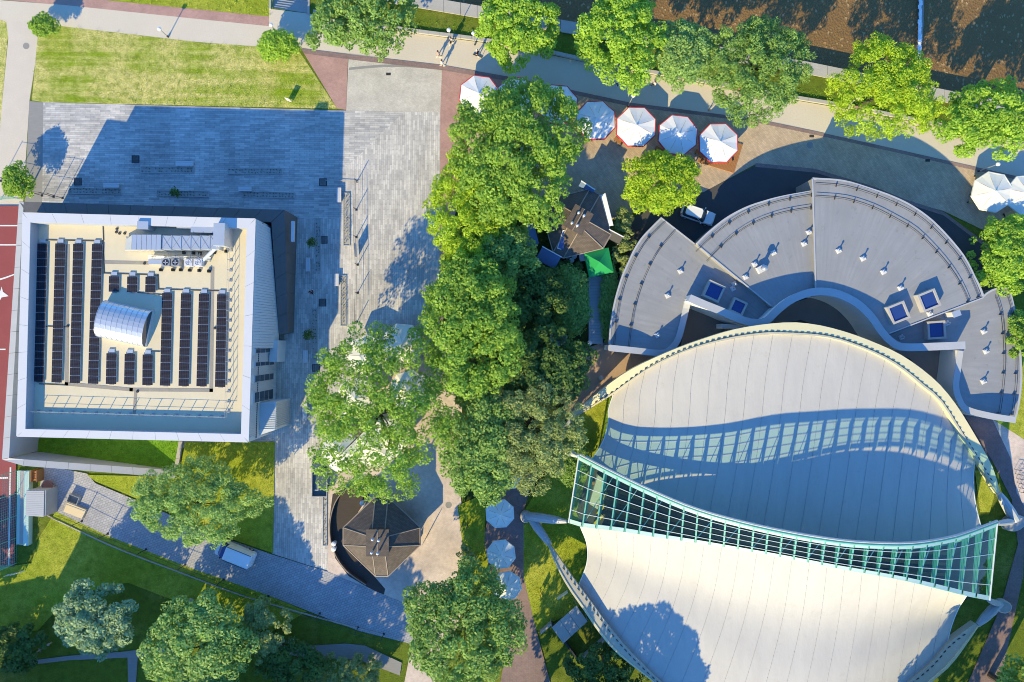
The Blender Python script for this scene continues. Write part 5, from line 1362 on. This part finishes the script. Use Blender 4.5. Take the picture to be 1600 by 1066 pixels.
def board(px, py, rz, w, h, mat, label, leg=.5, name='sign_board'):
    t = thing(name, label, 'sign', G(px, py), rz)
    MB().box((0, 0, leg + h / 2), (w, .06, h)).build('panel', mat, t, local=True)
    for s in (-1, 1): MB().cyl((s * w * .4, 0, 0), (s * w * .4, 0, leg + h), .03, n=6).build('post', m_steel, t, local=True)
board(845, 924, math.radians(-75), .7, .9, m_yellow, 'small yellow sign board on the bright grass west of the shells', .4)
board(878, 926, math.radians(35), 1.6, .9, m_lampw, 'white notice board on the grass close to the southern arch beam', .3)
board(667, 838, math.radians(60), 1.4, 1.5, m_conc, 'free standing menu board right of the brown kiosk', .3)
board(453, 159, math.radians(-20), .7, 1.0, m_lampw, 'small white sign on the lawn edge near the red triangle', .2)
board(723, 816, math.radians(62), .4, 2.2, m_darkmetal, 'tall thin dark post sign on the grass east of the pink paving', .2, 'sign_post')
board(731, 818, math.radians(62), .4, 1.6, m_darkmetal, 'shorter dark post sign beside the tall one on the grass', .2, 'sign_post')
board(648, 853, math.radians(85), .9, 1.1, m_darkmetal, 'dark menu stand at the east corner of the brown kiosk', .1)
def bin_(px, py, mat, label, name='litter_bin'):
    t = thing(name, label, 'bin', G(px, py))
    MB().lathe([(.26, 0), (.3, .75), (.32, .78)], (0, 0, 0), 14).build('body', mat, t, local=True); MB().lathe([(.32, .78), (.3, .85), (.12, .92)], (0, 0, 0), 14).build('lid', mat, t, local=True)
bin_(524, 847, m_lampw, 'round white topped table, upper of two on the dark terrace', 'terrace_table')
bin_(524, 855, m_lampw, 'round white topped table, lower of two on the dark terrace', 'terrace_table')
bin_(920, 536, m_lampw, 'white bin at the south end of the footbridge')
bin_(938, 590, m_conc, 'pale rounded bin on the brown paving near the cream beam')
bin_(568, 784, m_lampw, 'white bin north west of the brown kiosk')
# round tub with seats seen between the trees
t = thing('round_tub', 'round dark tub with a pale rim between trees west of the footbridge', 'tub', G(872, 527))
MB().lathe([(1.1, 0), (1.1, .7), (.98, .74), (.95, .3), (.2, .28)], (0, 0, 0), 24).build('shell', m_frame, t, local=True); MB().box((0, -.2, .35), (.9, .5, .12)).build('seat', m_darkmetal, t, local=True)

# shelter by the southern beam
t = thing('shelter', 'small shelter with grey panelled roof beside the southern arch beam', 'shelter', G(888, 975), 0)
q = [(862, 981), (901, 946), (918, 971), (880, 1006)]
cs = at(2.5, q)
for k in range(3):
    a0, a1 = cs[0].lerp(cs[1], k / 3 + .005), cs[0].lerp(cs[1], (k + 1) / 3 - .005); b0, b1 = cs[3].lerp(cs[2], k / 3 + .005), cs[3].lerp(cs[2], (k + 1) / 3 - .005)
    MB().prism([a0, a1, b1, b0], 2.42, 2.5).build('roof_panel', m_conc, t)
for p in cs: MB().cyl((p.x * .995, p.y * .995, 0), (p.x * .995, p.y * .995, 2.42), .06).build('post', m_steel, t)
t = thing('boundary_wall', 'low concrete wall running from the shelter toward the southern beam', 'wall', G(900, 1010))
for a, b in (((845, 990), (862, 975)), ((905, 1035), (945, 1000)), ((862, 975), (905, 1035))):
    A = [W(*a, 1.0), W(*b, 1.0)]; MB().ribbon(offset(A, .12), offset(A, -.12), ('z', 0)).build('wall', m_conc if a[0] != 862 else m_darkmetal, t)

# clutter by the sports court
t = thing('shed', 'small shed with light grey corrugated roof beside the sports court', 'shed', G(57, 787))
sq = at(2.5, [(41, 767), (69, 767), (68, 808), (40, 806)])
MB().prism([p * .997 for p in sq], 0, 2.4).build('wall', m_conc, t)
for k in range(14):
    a0, a1 = sq[0].lerp(sq[3], k / 14), sq[0].lerp(sq[3], (k + .94) / 14); b0, b1 = sq[1].lerp(sq[2], k / 14), sq[1].lerp(sq[2], (k + .94) / 14)
    MB().prism([a0, b0, b1, a1], 2.4, 2.5).build('roof_sheet', m_frame, t)
def net_fence(pts, h, label):
    g = [G(*p) for p in pts]; t = thing('net_fence', label, 'fence', g[0])
    for p in g: MB().cyl(p, p + Vector((0, 0, h)), .05, n=8).build('post', m_teal, t)
    b = MB()
    for a, c in zip(g[:-1], g[1:]):
        n = int((c - a).length / .3)
        for k in range(n): q = a.lerp(c, k / n); b.cyl(q + Vector((0, 0, .05)), q + Vector((0, 0, h)), .016, n=3, caps=False)
        for k in range(int(h / .35)): b.cyl(a + Vector((0, 0, .1 + k * .35)), c + Vector((0, 0, .1 + k * .35)), .016, n=3, caps=False)
    o = b.build('netting', m_teal, t); o['kind'] = 'stuff'
net_fence([(30, 735), (29, 770), (28, 805), (27, 840), (26, 880), (-40, 888)], 3.2, 'teal wire net fence along the edge of the red sports court')
net_fence([(2, 312), (30, 311)], 2.0, 'short teal net fence above the red court by the hall corner')
t = thing('stand', 'stepped concrete bleacher between sports court and shed', 'bleacher', G(40, 800))
for k, (xa, xb, h) in enumerate(((29, 36, .25), (36, 44, .5), (44, 52, .75))):
    MB().prism([W(xa, 735, 0), W(xb, 735, 0), W(xb - 1.5, 850, 0), W(xa - 1.5, 850, 0)], 0, h).build('step', m_conc if k % 2 else m_aqua, t)
t = thing('pallet_rack', 'brown wooden shelf rack beside the hall wall near the shed', 'rack', G(64, 741))
for x in (60, 69): p = G(x, 741); MB().box(p + Vector((0, 0, .7)), (.07, 1.5, 1.4)).build('side', m_wood, t)
for k in range(4): p = G(64.5, 735.5 + k * 3.8); MB().box(p + Vector((0, 0, 1.1)), (.7, .24, .05)).build('board', m_wood, t)
t = thing('terrace_table', 'round orange brown table next to the shed', 'table', G(81, 757))
MB().lathe([(.75, .7), (.75, .76), (.6, .78)], (0, 0, 0), 8).build('top', M('rust_paint', (.36, .16, .10), .7, .3), t, local=True); MB().lathe([(.3, 0), (.05, .1), (.05, .7)], (0, 0, 0), 10).build('leg', m_darkmetal, t, local=True)
t = thing('sheet_stack', 'pale plywood sheet lying on a stack on the grey paver path', 'plywood', G(120, 797), math.radians(-21))
for k in range(3): MB().box((0, 0, .06 + k * .11), (2.7 - k * .03, 1.25, .1)).build('sheet', m_ply, t, local=True)
t = thing('steel_crate', 'empty grey steel frame crate next to the plywood sheets', 'crate', G(119, 779), math.radians(-21))
for s in (-1, 1): MB().box((0, s * .5, .3), (1.4, .06, .6)).box((s * .67, 0, .3), (.06, .94, .6)).build('side', m_steel, t, local=True)
MB().box((0, 0, .05), (1.26, .9, .06)).build('floor', m_concd, t, local=True)
t = thing('barrier', 'steel tube barrier at the path end beside the shed', 'barrier', G(86, 785))
MB().tube([G(86, 760), G(86, 760) + Vector((0, 0, 1.1)), G(86, 796) + Vector((0, 0, 1.1)), G(86, 796)], .03, 6).build('frame', m_steel, t)
b = MB()
for k in range(12): q = G(86, 760).lerp(G(86, 796), (k + .5) / 12); b.cyl(q + Vector((0, 0, .1)), q + Vector((0, 0, 1.1)), .015, n=5)
b.build('bars', m_steel, t)
for i, (x, y) in enumerate(((15, 897), (20, 896), (25, 895), (30, 894), (35, 892), (40, 891))):
    t = thing('bollard', ('westmost', 'second', 'third', 'fourth', 'fifth', 'eastmost')[i] + ' of six short white tube posts south of the sports court', 'bollard', G(x, y), 0, 'white posts by the court')
    MB().cyl((0, 0, 0), (0, 0, .9), .05, n=8).build('tube', m_lampw, t, local=True); MB().lathe([(.06, .9), (.03, .96)], (0, 0, 0), 8).build('cap', m_lampw, t, local=True)
t = thing('swing_beam', 'pale timber beam lying in the shaded grass near the dark shrub', 'beam', G(62, 1016), math.radians(33))
MB().box((0, 0, .12), (3.9, .16, .18)).build('beam', m_woodp, t, local=True); MB().box((0, 0, .015), (.2, .6, .03)).build('bearer', m_concd, t, local=True); MB().box((1.5, 0, .23), (.3, .3, .04)).build('plate', m_conc, t, local=True)
t = thing('bike_rack', 'black zigzag bicycle rack on the pink paving at the right edge', 'bike rack', G(1588, 760))
for k in range(6):
    a = G(1584 + k * 1.4, 733 + k * 7); MB().tube([a, a + Vector((0, 0, .75)), a + Vector((.55, -.1, .75)), a + Vector((.55, -.1, 0))], .03, 6).build('hoop', m_darkmetal, t)
t = thing('stone_block', 'row of pale stones along the dark shaded path', 'stones', G(425, 1005))
for k in range(9):
    p = G(396 + k * 8 + rnd.uniform(-2, 2), 1003 + rnd.uniform(-3, 5)); r = rnd.uniform(.2, .45); b = MB()
    b.lathe([(r, 0), (r * 1.1, r * .4), (r * .6, r * .75)], p, 7); b.build('stone', m_conc, t)
for x, y, lab in ((284, 935, 'pale round stone ball on the shaded grass, brighter of two'), (301, 937, 'dull round stone ball on the shaded grass, right of a brighter one')):
    p = G(x, y); tag(MB().lathe([(.1, .0), (.26, .12), (.32, .32), (.24, .52), (.05, .62)], p, 12).build('stone_ball', m_conc), lab, 'stone')
# ------------------------------------------------------------ trees and shrubs
LEAF = {
    'lime':   Mleaf('lime_leaves', (.17, .30, .03), (.47, .69, .09), .4),
    'bright': Mleaf('bright_green_leaves', (.11, .22, .025), (.39, .58, .09), .4),
    'mid':    Mleaf('mid_green_leaves', (.09, .18, .035), (.34, .52, .13), .36),
    'yellow': Mleaf('yellow_green_leaves', (.22, .31, .02), (.56, .74, .06), .42),
    'olive':  Mleaf('olive_leaves', (.125, .165, .04), (.44, .52, .19), .36),
    'pale':   Mleaf('pale_willow_leaves', (.14, .24, .05), (.42, .62, .20), .4),
    'silver': Mleaf('silvery_leaves', (.10, .18, .07), (.44, .60, .34), .3),
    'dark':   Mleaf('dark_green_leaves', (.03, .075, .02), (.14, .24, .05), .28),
}
def crown_mesh(name, r3, h0, seed, leaf, dens, lumps, mat, style='clump', lobes=5):
    """leaf-sized faces in clumps through an uneven crown; local coords, origin at the trunk foot"""
    rx, ry, rz = r3; g = np.random.default_rng(seed)
    ph = g.uniform(0, 6.28, 6); am = g.uniform(.05, .13, 6)
    def outline(th): return 1 - .06 + sum(am[k] * np.sin((k + 2) * th + ph[k]) for k in range(5)) * .45
    nc = max(45, int(lumps * rx * ry))
    th = g.uniform(0, 2 * np.pi, nc); cz = g.uniform(-.45, 1, nc)
    rad = np.where(g.random(nc) < .8, g.uniform(.80, 1.0, nc), g.uniform(.35, .8, nc))
    s = np.sqrt(np.maximum(0, 1 - cz ** 2)); s = np.where(cz < 0, np.maximum(s, .8), s)
    dk = g.random(nc) < .6; rd = np.sqrt(g.random(nc)); s = np.where(dk, rd, s); cz = np.where(dk, np.sqrt(1 - rd ** 2), cz)
    o = outline(th)
    C = np.stack([np.cos(th) * s * rad * o * rx, np.sin(th) * s * rad * o * ry, cz * rad * rz * (.85 + .3 * g.random(nc))], 1)
    cr = g.uniform(.4, 1.0, nc) * min(1.0, .26 + .13 * (rx + ry) / 2) * (1.0 if style == 'clump' else .75)
    # pull clumps inside the outline
    k = np.maximum(.3, 1 - .45 * cr / max(rx, ry)); C[:, :2] *= k[:, None]
    nl = int(dens * rx * ry * math.pi); per = np.maximum(8, (nl * cr ** 2 / (cr ** 2).sum())).astype(int)
    idx = np.repeat(np.arange(nc), per); n = len(idx)
    d = g.normal(size=(n, 3)); d[:, 2] += .35; d /= np.linalg.norm(d, axis=1, keepdims=True)
    rr_ = cr[idx] * g.uniform(.55, 1.0, n) ** .5
    P = C[idx] + d * rr_[:, None] * np.array([1, 1, .8])
    Nn = d * .7 + g.normal(size=(n, 3)) * .55 + np.array([0, 0, .5]); Nn /= np.linalg.norm(Nn, axis=1, keepdims=True)
    U = np.cross(Nn, g.normal(size=(n, 3))); U /= np.linalg.norm(U, axis=1, keepdims=True); V = np.cross(Nn, U)
    sz = leaf * g.uniform(.6, 1.3, n)[:, None]; asp = (.62 if style == 'clump' else .38)
    q = np.stack([P - U * sz, P + V * sz * asp - Nn * sz * .12, P + U * sz, P - V * sz * asp - Nn * sz * .12], 1)
    q[..., 0] *= rx * 1.03 / np.percentile(np.abs(P[:, 0]), 98.5); q[..., 1] *= ry * 1.03 / np.percentile(np.abs(P[:, 1]), 98.5)
    verts = q.reshape(-1, 3); verts[:, 2] += h0
    me = bpy.data.meshes.new(name)
    me.vertices.add(4 * n); me.vertices.foreach_set('co', verts.ravel())
    me.loops.add(4 * n); me.loops.foreach_set('vertex_index', np.arange(4 * n))
    me.polygons.add(n); me.polygons.foreach_set('loop_start', np.arange(0, 4 * n, 4)); me.polygons.foreach_set('loop_total', np.full(n, 4))
    tint = np.clip(np.repeat(g.uniform(.25, .9, nc), per) * .6 + g.uniform(.05, .5, n), 0, 1)
    a = me.attributes.new('tint', 'FLOAT', 'FACE'); a.data.foreach_set('value', tint.astype(np.float32))
    me.update(); me.validate(); me.materials.append(mat)
    return me, C + np.array([0, 0, h0])
def tree(px, py, rxp, ryp, h, kind, label, seed, name='broadleaf_tree', dens=190, leaf=.155, lumps=6.5, style='clump', crown=.42, group=None, cat='tree', bare=0.0):
    zc = h * (1 - crown * .55); k = (1 - zc / H) / K
    rx, ry, rz = rxp * k, ryp * k, h * crown * .75
    c = W(px, py, zc); g = G(800 + c.x * K, 533 - c.y * K)
    t = thing(name, label, cat, (c.x, c.y, g.z), 0, group)
    me, C = crown_mesh('crown', (rx, ry, rz), h - rz, seed, leaf, dens, lumps, LEAF[kind], style)
    link('crown', me, t, LOC[t.name])
    r = random.Random(seed)
    tr = max(.08, .028 * h); b = MB(); zb = h - rz * 1.3
    pts = [Vector((0, 0, -.05)), Vector((r.uniform(-.1, .1), r.uniform(-.1, .1), zb * .5)), Vector((r.uniform(-.2, .2), r.uniform(-.2, .2), zb)), Vector((r.uniform(-.4, .4), r.uniform(-.4, .4), h - rz * .5))]
    b.tube(pts, [tr * 1.25, tr, tr * .8, tr * .25], 8)
    for i in r.sample(range(len(C)), min(len(C), 14 if h > 5 else 6)):
        e = Vector(C[i]); s = pts[2].lerp(pts[3], r.uniform(0, .6)); m_ = s.lerp(e, .5) + Vector((0, 0, -.15 * (e - s).length))
        b.tube([s, m_, e], [tr * .38, tr * .22, tr * .06], 5)
    b.build('trunk', m_bark, t, local=True)
    return t
T = [
 (68, 39, 22, 17, 2.6, 'bright', 'small bushy shrub where the gravel path meets the promenade', 'shrub', {}),
 (434, 71, 29, 22, 3.0, 'lime', 'round yellow green shrub at the corner of the dry lawn', 'shrub', {}),
 (566, 24, 78, 58, 9.5, 'mid', 'large mid green tree right of the river steps', 'broadleaf_tree', {}),
 (809, 42, 59, 60, 8.5, 'lime', 'yellow green round tree left of the brightest riverside tree', 'broadleaf_tree', {}),
 (970, 56, 64, 78, 9.5, 'lime', 'tall brightest lime green riverside tree above the parasol row', 'broadleaf_tree', {}),
 (1068, 84, 47, 48, 7.5, 'pale', 'duller green tree squeezed between the lime tree and a broad one', 'broadleaf_tree', dict(dens=280, lumps=11.0, leaf=.13)),
 (1183, 104, 77, 78, 8.5, 'mid', 'broad fine leaved green tree on the river verge', 'broadleaf_tree', dict(style='fine', dens=230, lumps=9.0, leaf=.15)),
 (1385, 140, 80, 74, 8.0, 'yellow', 'spiky yellow lime tree beside the weir', 'broadleaf_tree', dict(style='fine', dens=230, lumps=9.0, leaf=.15)),
 (1548, 190, 70, 60, 8.0, 'lime', 'bushy bright tree at the right end of the riverside row', 'broadleaf_tree', {}),
 (1570, 396, 52, 58, 4.2, 'lime', 'bright tree at the right edge beside the fan roof', 'broadleaf_tree', {}),
 (1604, 522, 30, 34, 5.0, 'bright', 'small tree cut by the right edge over the east roof step', 'broadleaf_tree', {}),
 (1031, 287, 55, 46, 5.0, 'yellow', 'low yellow olive tree between parasols and white car', 'broadleaf_tree', dict(dens=300, lumps=13.0, leaf=.13)),
 (808, 238, 95, 106, 12.0, 'bright', 'biggest bright green tree overlapping the red-edged parasols', 'broadleaf_tree', {}),
 (732, 330, 62, 88, 10.0, 'yellow', 'yellow olive tree along the east side of the square', 'broadleaf_tree', dict(style='fine', dens=230, lumps=9.0, leaf=.15)),
 (775, 395, 60, 55, 9.0, 'mid', 'green tree filling the gap between the yellow tree and upper kiosk', 'broadleaf_tree', {}),
 (738, 506, 72, 106, 12.0, 'bright', 'tall bright green tree in the middle of the central grove', 'broadleaf_tree', {}),
 (752, 690, 62, 88, 9.0, 'mid', 'shady green tree south of the central grove by the pink paving', 'broadleaf_tree', {}),
 (590, 646, 106, 128, 12.0, 'bright', 'wide sparse tree over white parasols with branches showing', 'broadleaf_tree', dict(dens=125, lumps=4.6, leaf=.13)),
 (828, 668, 78, 90, 9.0, 'olive', 'grey olive fine leaved tree west of the membrane shells', 'broadleaf_tree', dict(style='fine', dens=230, lumps=9.0, leaf=.15)),
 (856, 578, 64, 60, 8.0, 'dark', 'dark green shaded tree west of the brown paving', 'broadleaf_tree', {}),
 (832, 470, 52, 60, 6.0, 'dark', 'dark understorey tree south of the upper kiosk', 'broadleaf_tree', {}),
 (893, 470, 26, 50, 3.5, 'mid', 'shaded leafy bush left of the footbridge', 'shrub', {}),
 (726, 984, 86, 92, 10.0, 'mid', 'round green tree on the pink path at the bottom centre', 'broadleaf_tree', {}),
 (303, 786, 97, 63, 6.5, 'pale', 'wide pale feathery tree over the grey paver path', 'broadleaf_tree', dict(style='fine', dens=230, lumps=9.0, leaf=.15)),
 (148, 967, 57, 55, 6.5, 'silver', 'small silvery green tree alone in the building shadow', 'broadleaf_tree', {}),
 (310, 1012, 79, 74, 7.0, 'pale', 'large pale green tree at the bottom left', 'broadleaf_tree', {}),
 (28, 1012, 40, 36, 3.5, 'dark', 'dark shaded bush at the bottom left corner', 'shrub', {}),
 (412, 985, 38, 46, 4.0, 'olive', 'half shaded olive bush right of the large pale tree', 'shrub', {}),
 (455, 1040, 55, 36, 4.0, 'dark', 'dark hedge bush at the bottom edge by the gravel path', 'shrub', {}),
 (540, 1050, 50, 30, 2.5, 'olive', 'low scrubby bush below the small gravel path', 'shrub', dict(style='fine', dens=230, lumps=9.0, leaf=.15)),
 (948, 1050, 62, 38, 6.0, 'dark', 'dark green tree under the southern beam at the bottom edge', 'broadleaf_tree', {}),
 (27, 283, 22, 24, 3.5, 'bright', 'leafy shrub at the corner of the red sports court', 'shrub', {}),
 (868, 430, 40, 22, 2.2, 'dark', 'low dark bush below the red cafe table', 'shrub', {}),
 (975, 375, 16, 50, 2.2, 'olive', 'narrow olive bush between kiosk yard and the west roof step', 'shrub', dict(style='fine', dens=230, lumps=9.0, leaf=.15)),
 (952, 470, 14, 56, 1.8, 'mid', 'narrow shaded hedge right of the footbridge', 'shrub', {}),
 (730, 875, 14, 22, 1.6, 'olive', 'small dry shrub at the edge of pink paving and lawn', 'shrub', dict(style='fine', dens=230, lumps=9.0, leaf=.15)),
 (890, 720, 26, 34, 2.0, 'mid', 'low bush in the shade beside the west end of the glazing', 'shrub', {}),
 (1505, 640, 1, 1, .3, 'mid', '', '', None),
]
for i, (x, y, rx, ry, h, kind, lab, nm, kw) in enumerate(T):
    if kw is None: continue
    tree(x, y, rx, ry, h, kind, lab, 100 + i, nm, cat='tree' if 'tree' in nm else 'shrub', **(dict(dens=480, lumps=45, leaf=.12) | kw if nm == 'shrub' and rx < 32 else kw))
for x, y, s, lab in ((275, 301, 1, 'round clipped ball shrub in the planter north of the hall'), (487, 379, 1, 'round clipped ball shrub, upper of two east of the hall'), (482, 524, 1, 'round clipped ball shrub, lower of two east of the hall')):
    tree(x, y, 7.5, 7.5, 1.7, 'dark', lab, 500 + x, 'ball_shrub', dens=220, leaf=.09, lumps=30, cat='shrub', crown=.7)
# grass blades that roughen the lawns and their borders
m_blade = Mleaf('grass_blades', (.24, .29, .03), (.62, .62, .14), .35)
m_blade2 = Mleaf('lush_grass_blades', (.09, .20, .015), (.24, .46, .04), .3)
def blades(name, poly, per, seed, mat, size=.075):
    g = np.random.default_rng(seed); P = np.array([W(*p)[:2] for p in poly]); lo, hi = P.min(0), P.max(0)
    n = int((hi[0] - lo[0]) * (hi[1] - lo[1]) * per); q = g.uniform(lo, hi, (n, 2))
    ok = np.array([inpoly(x, y, P) for x, y in q]); q = q[ok] + g.normal(0, .10, (ok.sum(), 2)); n = len(q)
    a = g.uniform(0, 6.28, n); s_ = size * g.uniform(.5, 1.5, n); z = _zs[0] + .01
    d = np.stack([np.cos(a), np.sin(a)], 1) * s_[:, None]; e = np.stack([-np.sin(a), np.cos(a)], 1) * s_[:, None] * .35
    v = np.zeros((n, 4, 3)); v[:, 0, :2] = q - e; v[:, 1, :2] = q + e; v[:, 2, :2] = q + d + e * .4; v[:, 3, :2] = q + d - e * .4
    v[:, :2, 2] = z - .12; v[:, 2:, 2] = z + (s_ * .7)[:, None]
    me = bpy.data.meshes.new(name); me.vertices.add(4 * n); me.vertices.foreach_set('co', v.ravel()); me.loops.add(4 * n); me.loops.foreach_set('vertex_index', np.arange(4 * n))
    me.polygons.add(n); me.polygons.foreach_set('loop_start', np.arange(0, 4 * n, 4)); me.polygons.foreach_set('loop_total', np.full(n, 4))
    t_ = me.attributes.new('tint', 'FLOAT', 'FACE'); t_.data.foreach_set('value', g.random(n).astype(np.float32)); me.update(); me.materials.append(mat)
    o = link(name, me); o['kind'] = 'stuff'; o['label'] = 'short grass blades growing on the lawns'; o['category'] = 'grass'
blades('grass_blades', [(59, 56), (93, 40), (200, 53), (310, 66), (405, 73), (466, 78), (527, 170), (70, 160), (50, 157)], 9, 1, m_blade)
blades('grass_blades', [(88, 799), (169, 837), (290, 884), (420, 930), (480, 955), (420, 990), (330, 960), (200, 910), (110, 930), (60, 985), (-20, 985), (-20, 893), (50, 880), (62, 840)], 16, 2, m_blade)
blades('grass_blades', [(137, 742), (280, 745), (290, 690), (430, 690), (427, 864), (345, 836), (212, 778), (150, 752)], 16, 3, m_blade)
blades('grass_blades', [(905, 645), (955, 610), (952, 720), (910, 830), (905, 920), (895, 955), (838, 985), (818, 900), (818, 800), (880, 700)], 16, 4, m_blade)
blades('grass_blades', [(100, -30), (424, -30), (424, 27), (150, -1)], 16, 5, m_blade)
blades('grass_blades', [(30, 690), (282, 690), (272, 742), (32, 722)], 25, 6, m_blade2, .09)
blades('grass_blades', [(620, 25), (1080, 105), (1600, 195), (1600, 228), (1459, 194), (1230, 150), (933, 98), (762, 64), (613, 44)], 16, 7, m_blade2)
# blades('grass_blades', [(-10, 985), (60, 985), (110, 930), (200, 910), (330, 960), (420, 990), (620, 1060), (-10, 1070)], 10, 8, m_blade2)
# trees and houses just outside the view, whose shade falls into it
for i, (x, y, rx, ry, h, kind, lab) in enumerate((
 (945, 1268, 92, 86, 17, 'mid', 'tall tree south of the shells below the view'), (1535, 1190, 90, 70, 14, 'mid', 'tree south east of the shells below the view'), (1640, 1120, 80, 80, 13, 'mid', 'tree right of the shaded path outside the view'),
 (1450, 1290, 80, 80, 14, 'mid', 'tree further south of the shells below the view'), (1690, 960, 60, 70, 9, 'bright', 'tree right of the view beside the shaded path'),
 (-112, 978, 52, 60, 7, 'mid', 'tree left of the view south of the sports court'), (430, 1215, 80, 60, 12, 'mid', 'tree beside the houses below the view'), (820, 1200, 70, 70, 12, 'mid', 'tree below the view on the shaded path'))):
    tree(x, y, rx, ry, h, kind, lab, 300 + i, dens=130, leaf=.2, lumps=6)
m_roof = Mbrick('red_brown_tiles', (.22, .10, .07), (.18, .085, .06), (.1, .05, .04), .3, .25, -.38, .02)
def house(corners, h, ridge, label):
    P = [W(*c, 0) for c in corners]; t = thing('house', label, 'house', sum(P, Vector()) / 4)
    MB().prism(P, 0, h).build('wall', m_white_wall, t)
    a, b = (P[0] + P[3]) / 2, (P[1] + P[2]) / 2; a, b = a + (b - a) * .02, b + (a - b) * .02
    up = Vector((0, 0, ridge))
    e = [p + (p - sum(P, Vector()) / 4).normalized() * .3 for p in P]
    z = lambda p, k=0: Vector((p.x, p.y, h + .01 + k))
    MB().hexa([z(e[0]), z(e[1]), z(b) , z(a)], [z(e[0], .15), z(e[1], .15), z(b, ridge), z(a, ridge)]).build('roof', m_roof, t)
    MB().hexa([z(e[3]), z(e[2]), z(b), z(a)], [z(e[3], .15), z(e[2], .15), z(b, ridge - .01), z(a, ridge - .01)]).build('roof', m_roof, t)
    d = (P[1] - P[0]); L = d.length; d.normalize(); n = Vector((-d.y, d.x, 0))
    for s in range(int(h // 2.8)):
        for k in range(int(L // 3)):
            p = P[0] + d * (1.5 + k * 3) + Vector((0, 0, 1.6 + s * 2.8)); MB().box(p, (1.1, .1, 1.4), math.atan2(d.y, d.x)).build('window', m_glassd, t)
    MB().box(a.lerp(b, .3) + Vector((0, 0, h + ridge)), (.7, .7, 1.4)).build('chimney', m_roof, t)
house([(-2, 1079), (190, 1153), (140, 1275), (-52, 1201)], 12.0, .8, 'white house with tiled roof south of the view')
house([(-165, 1102), (-20, 1070), (-60, 1190), (-205, 1222)], 8.0, .7, 'lower white outbuilding with tiled roof south west of the view')
house([(295, 1122), (455, 1190), (405, 1310), (245, 1242)], 11.6, .8, 'second white house with tiled roof south of the view')
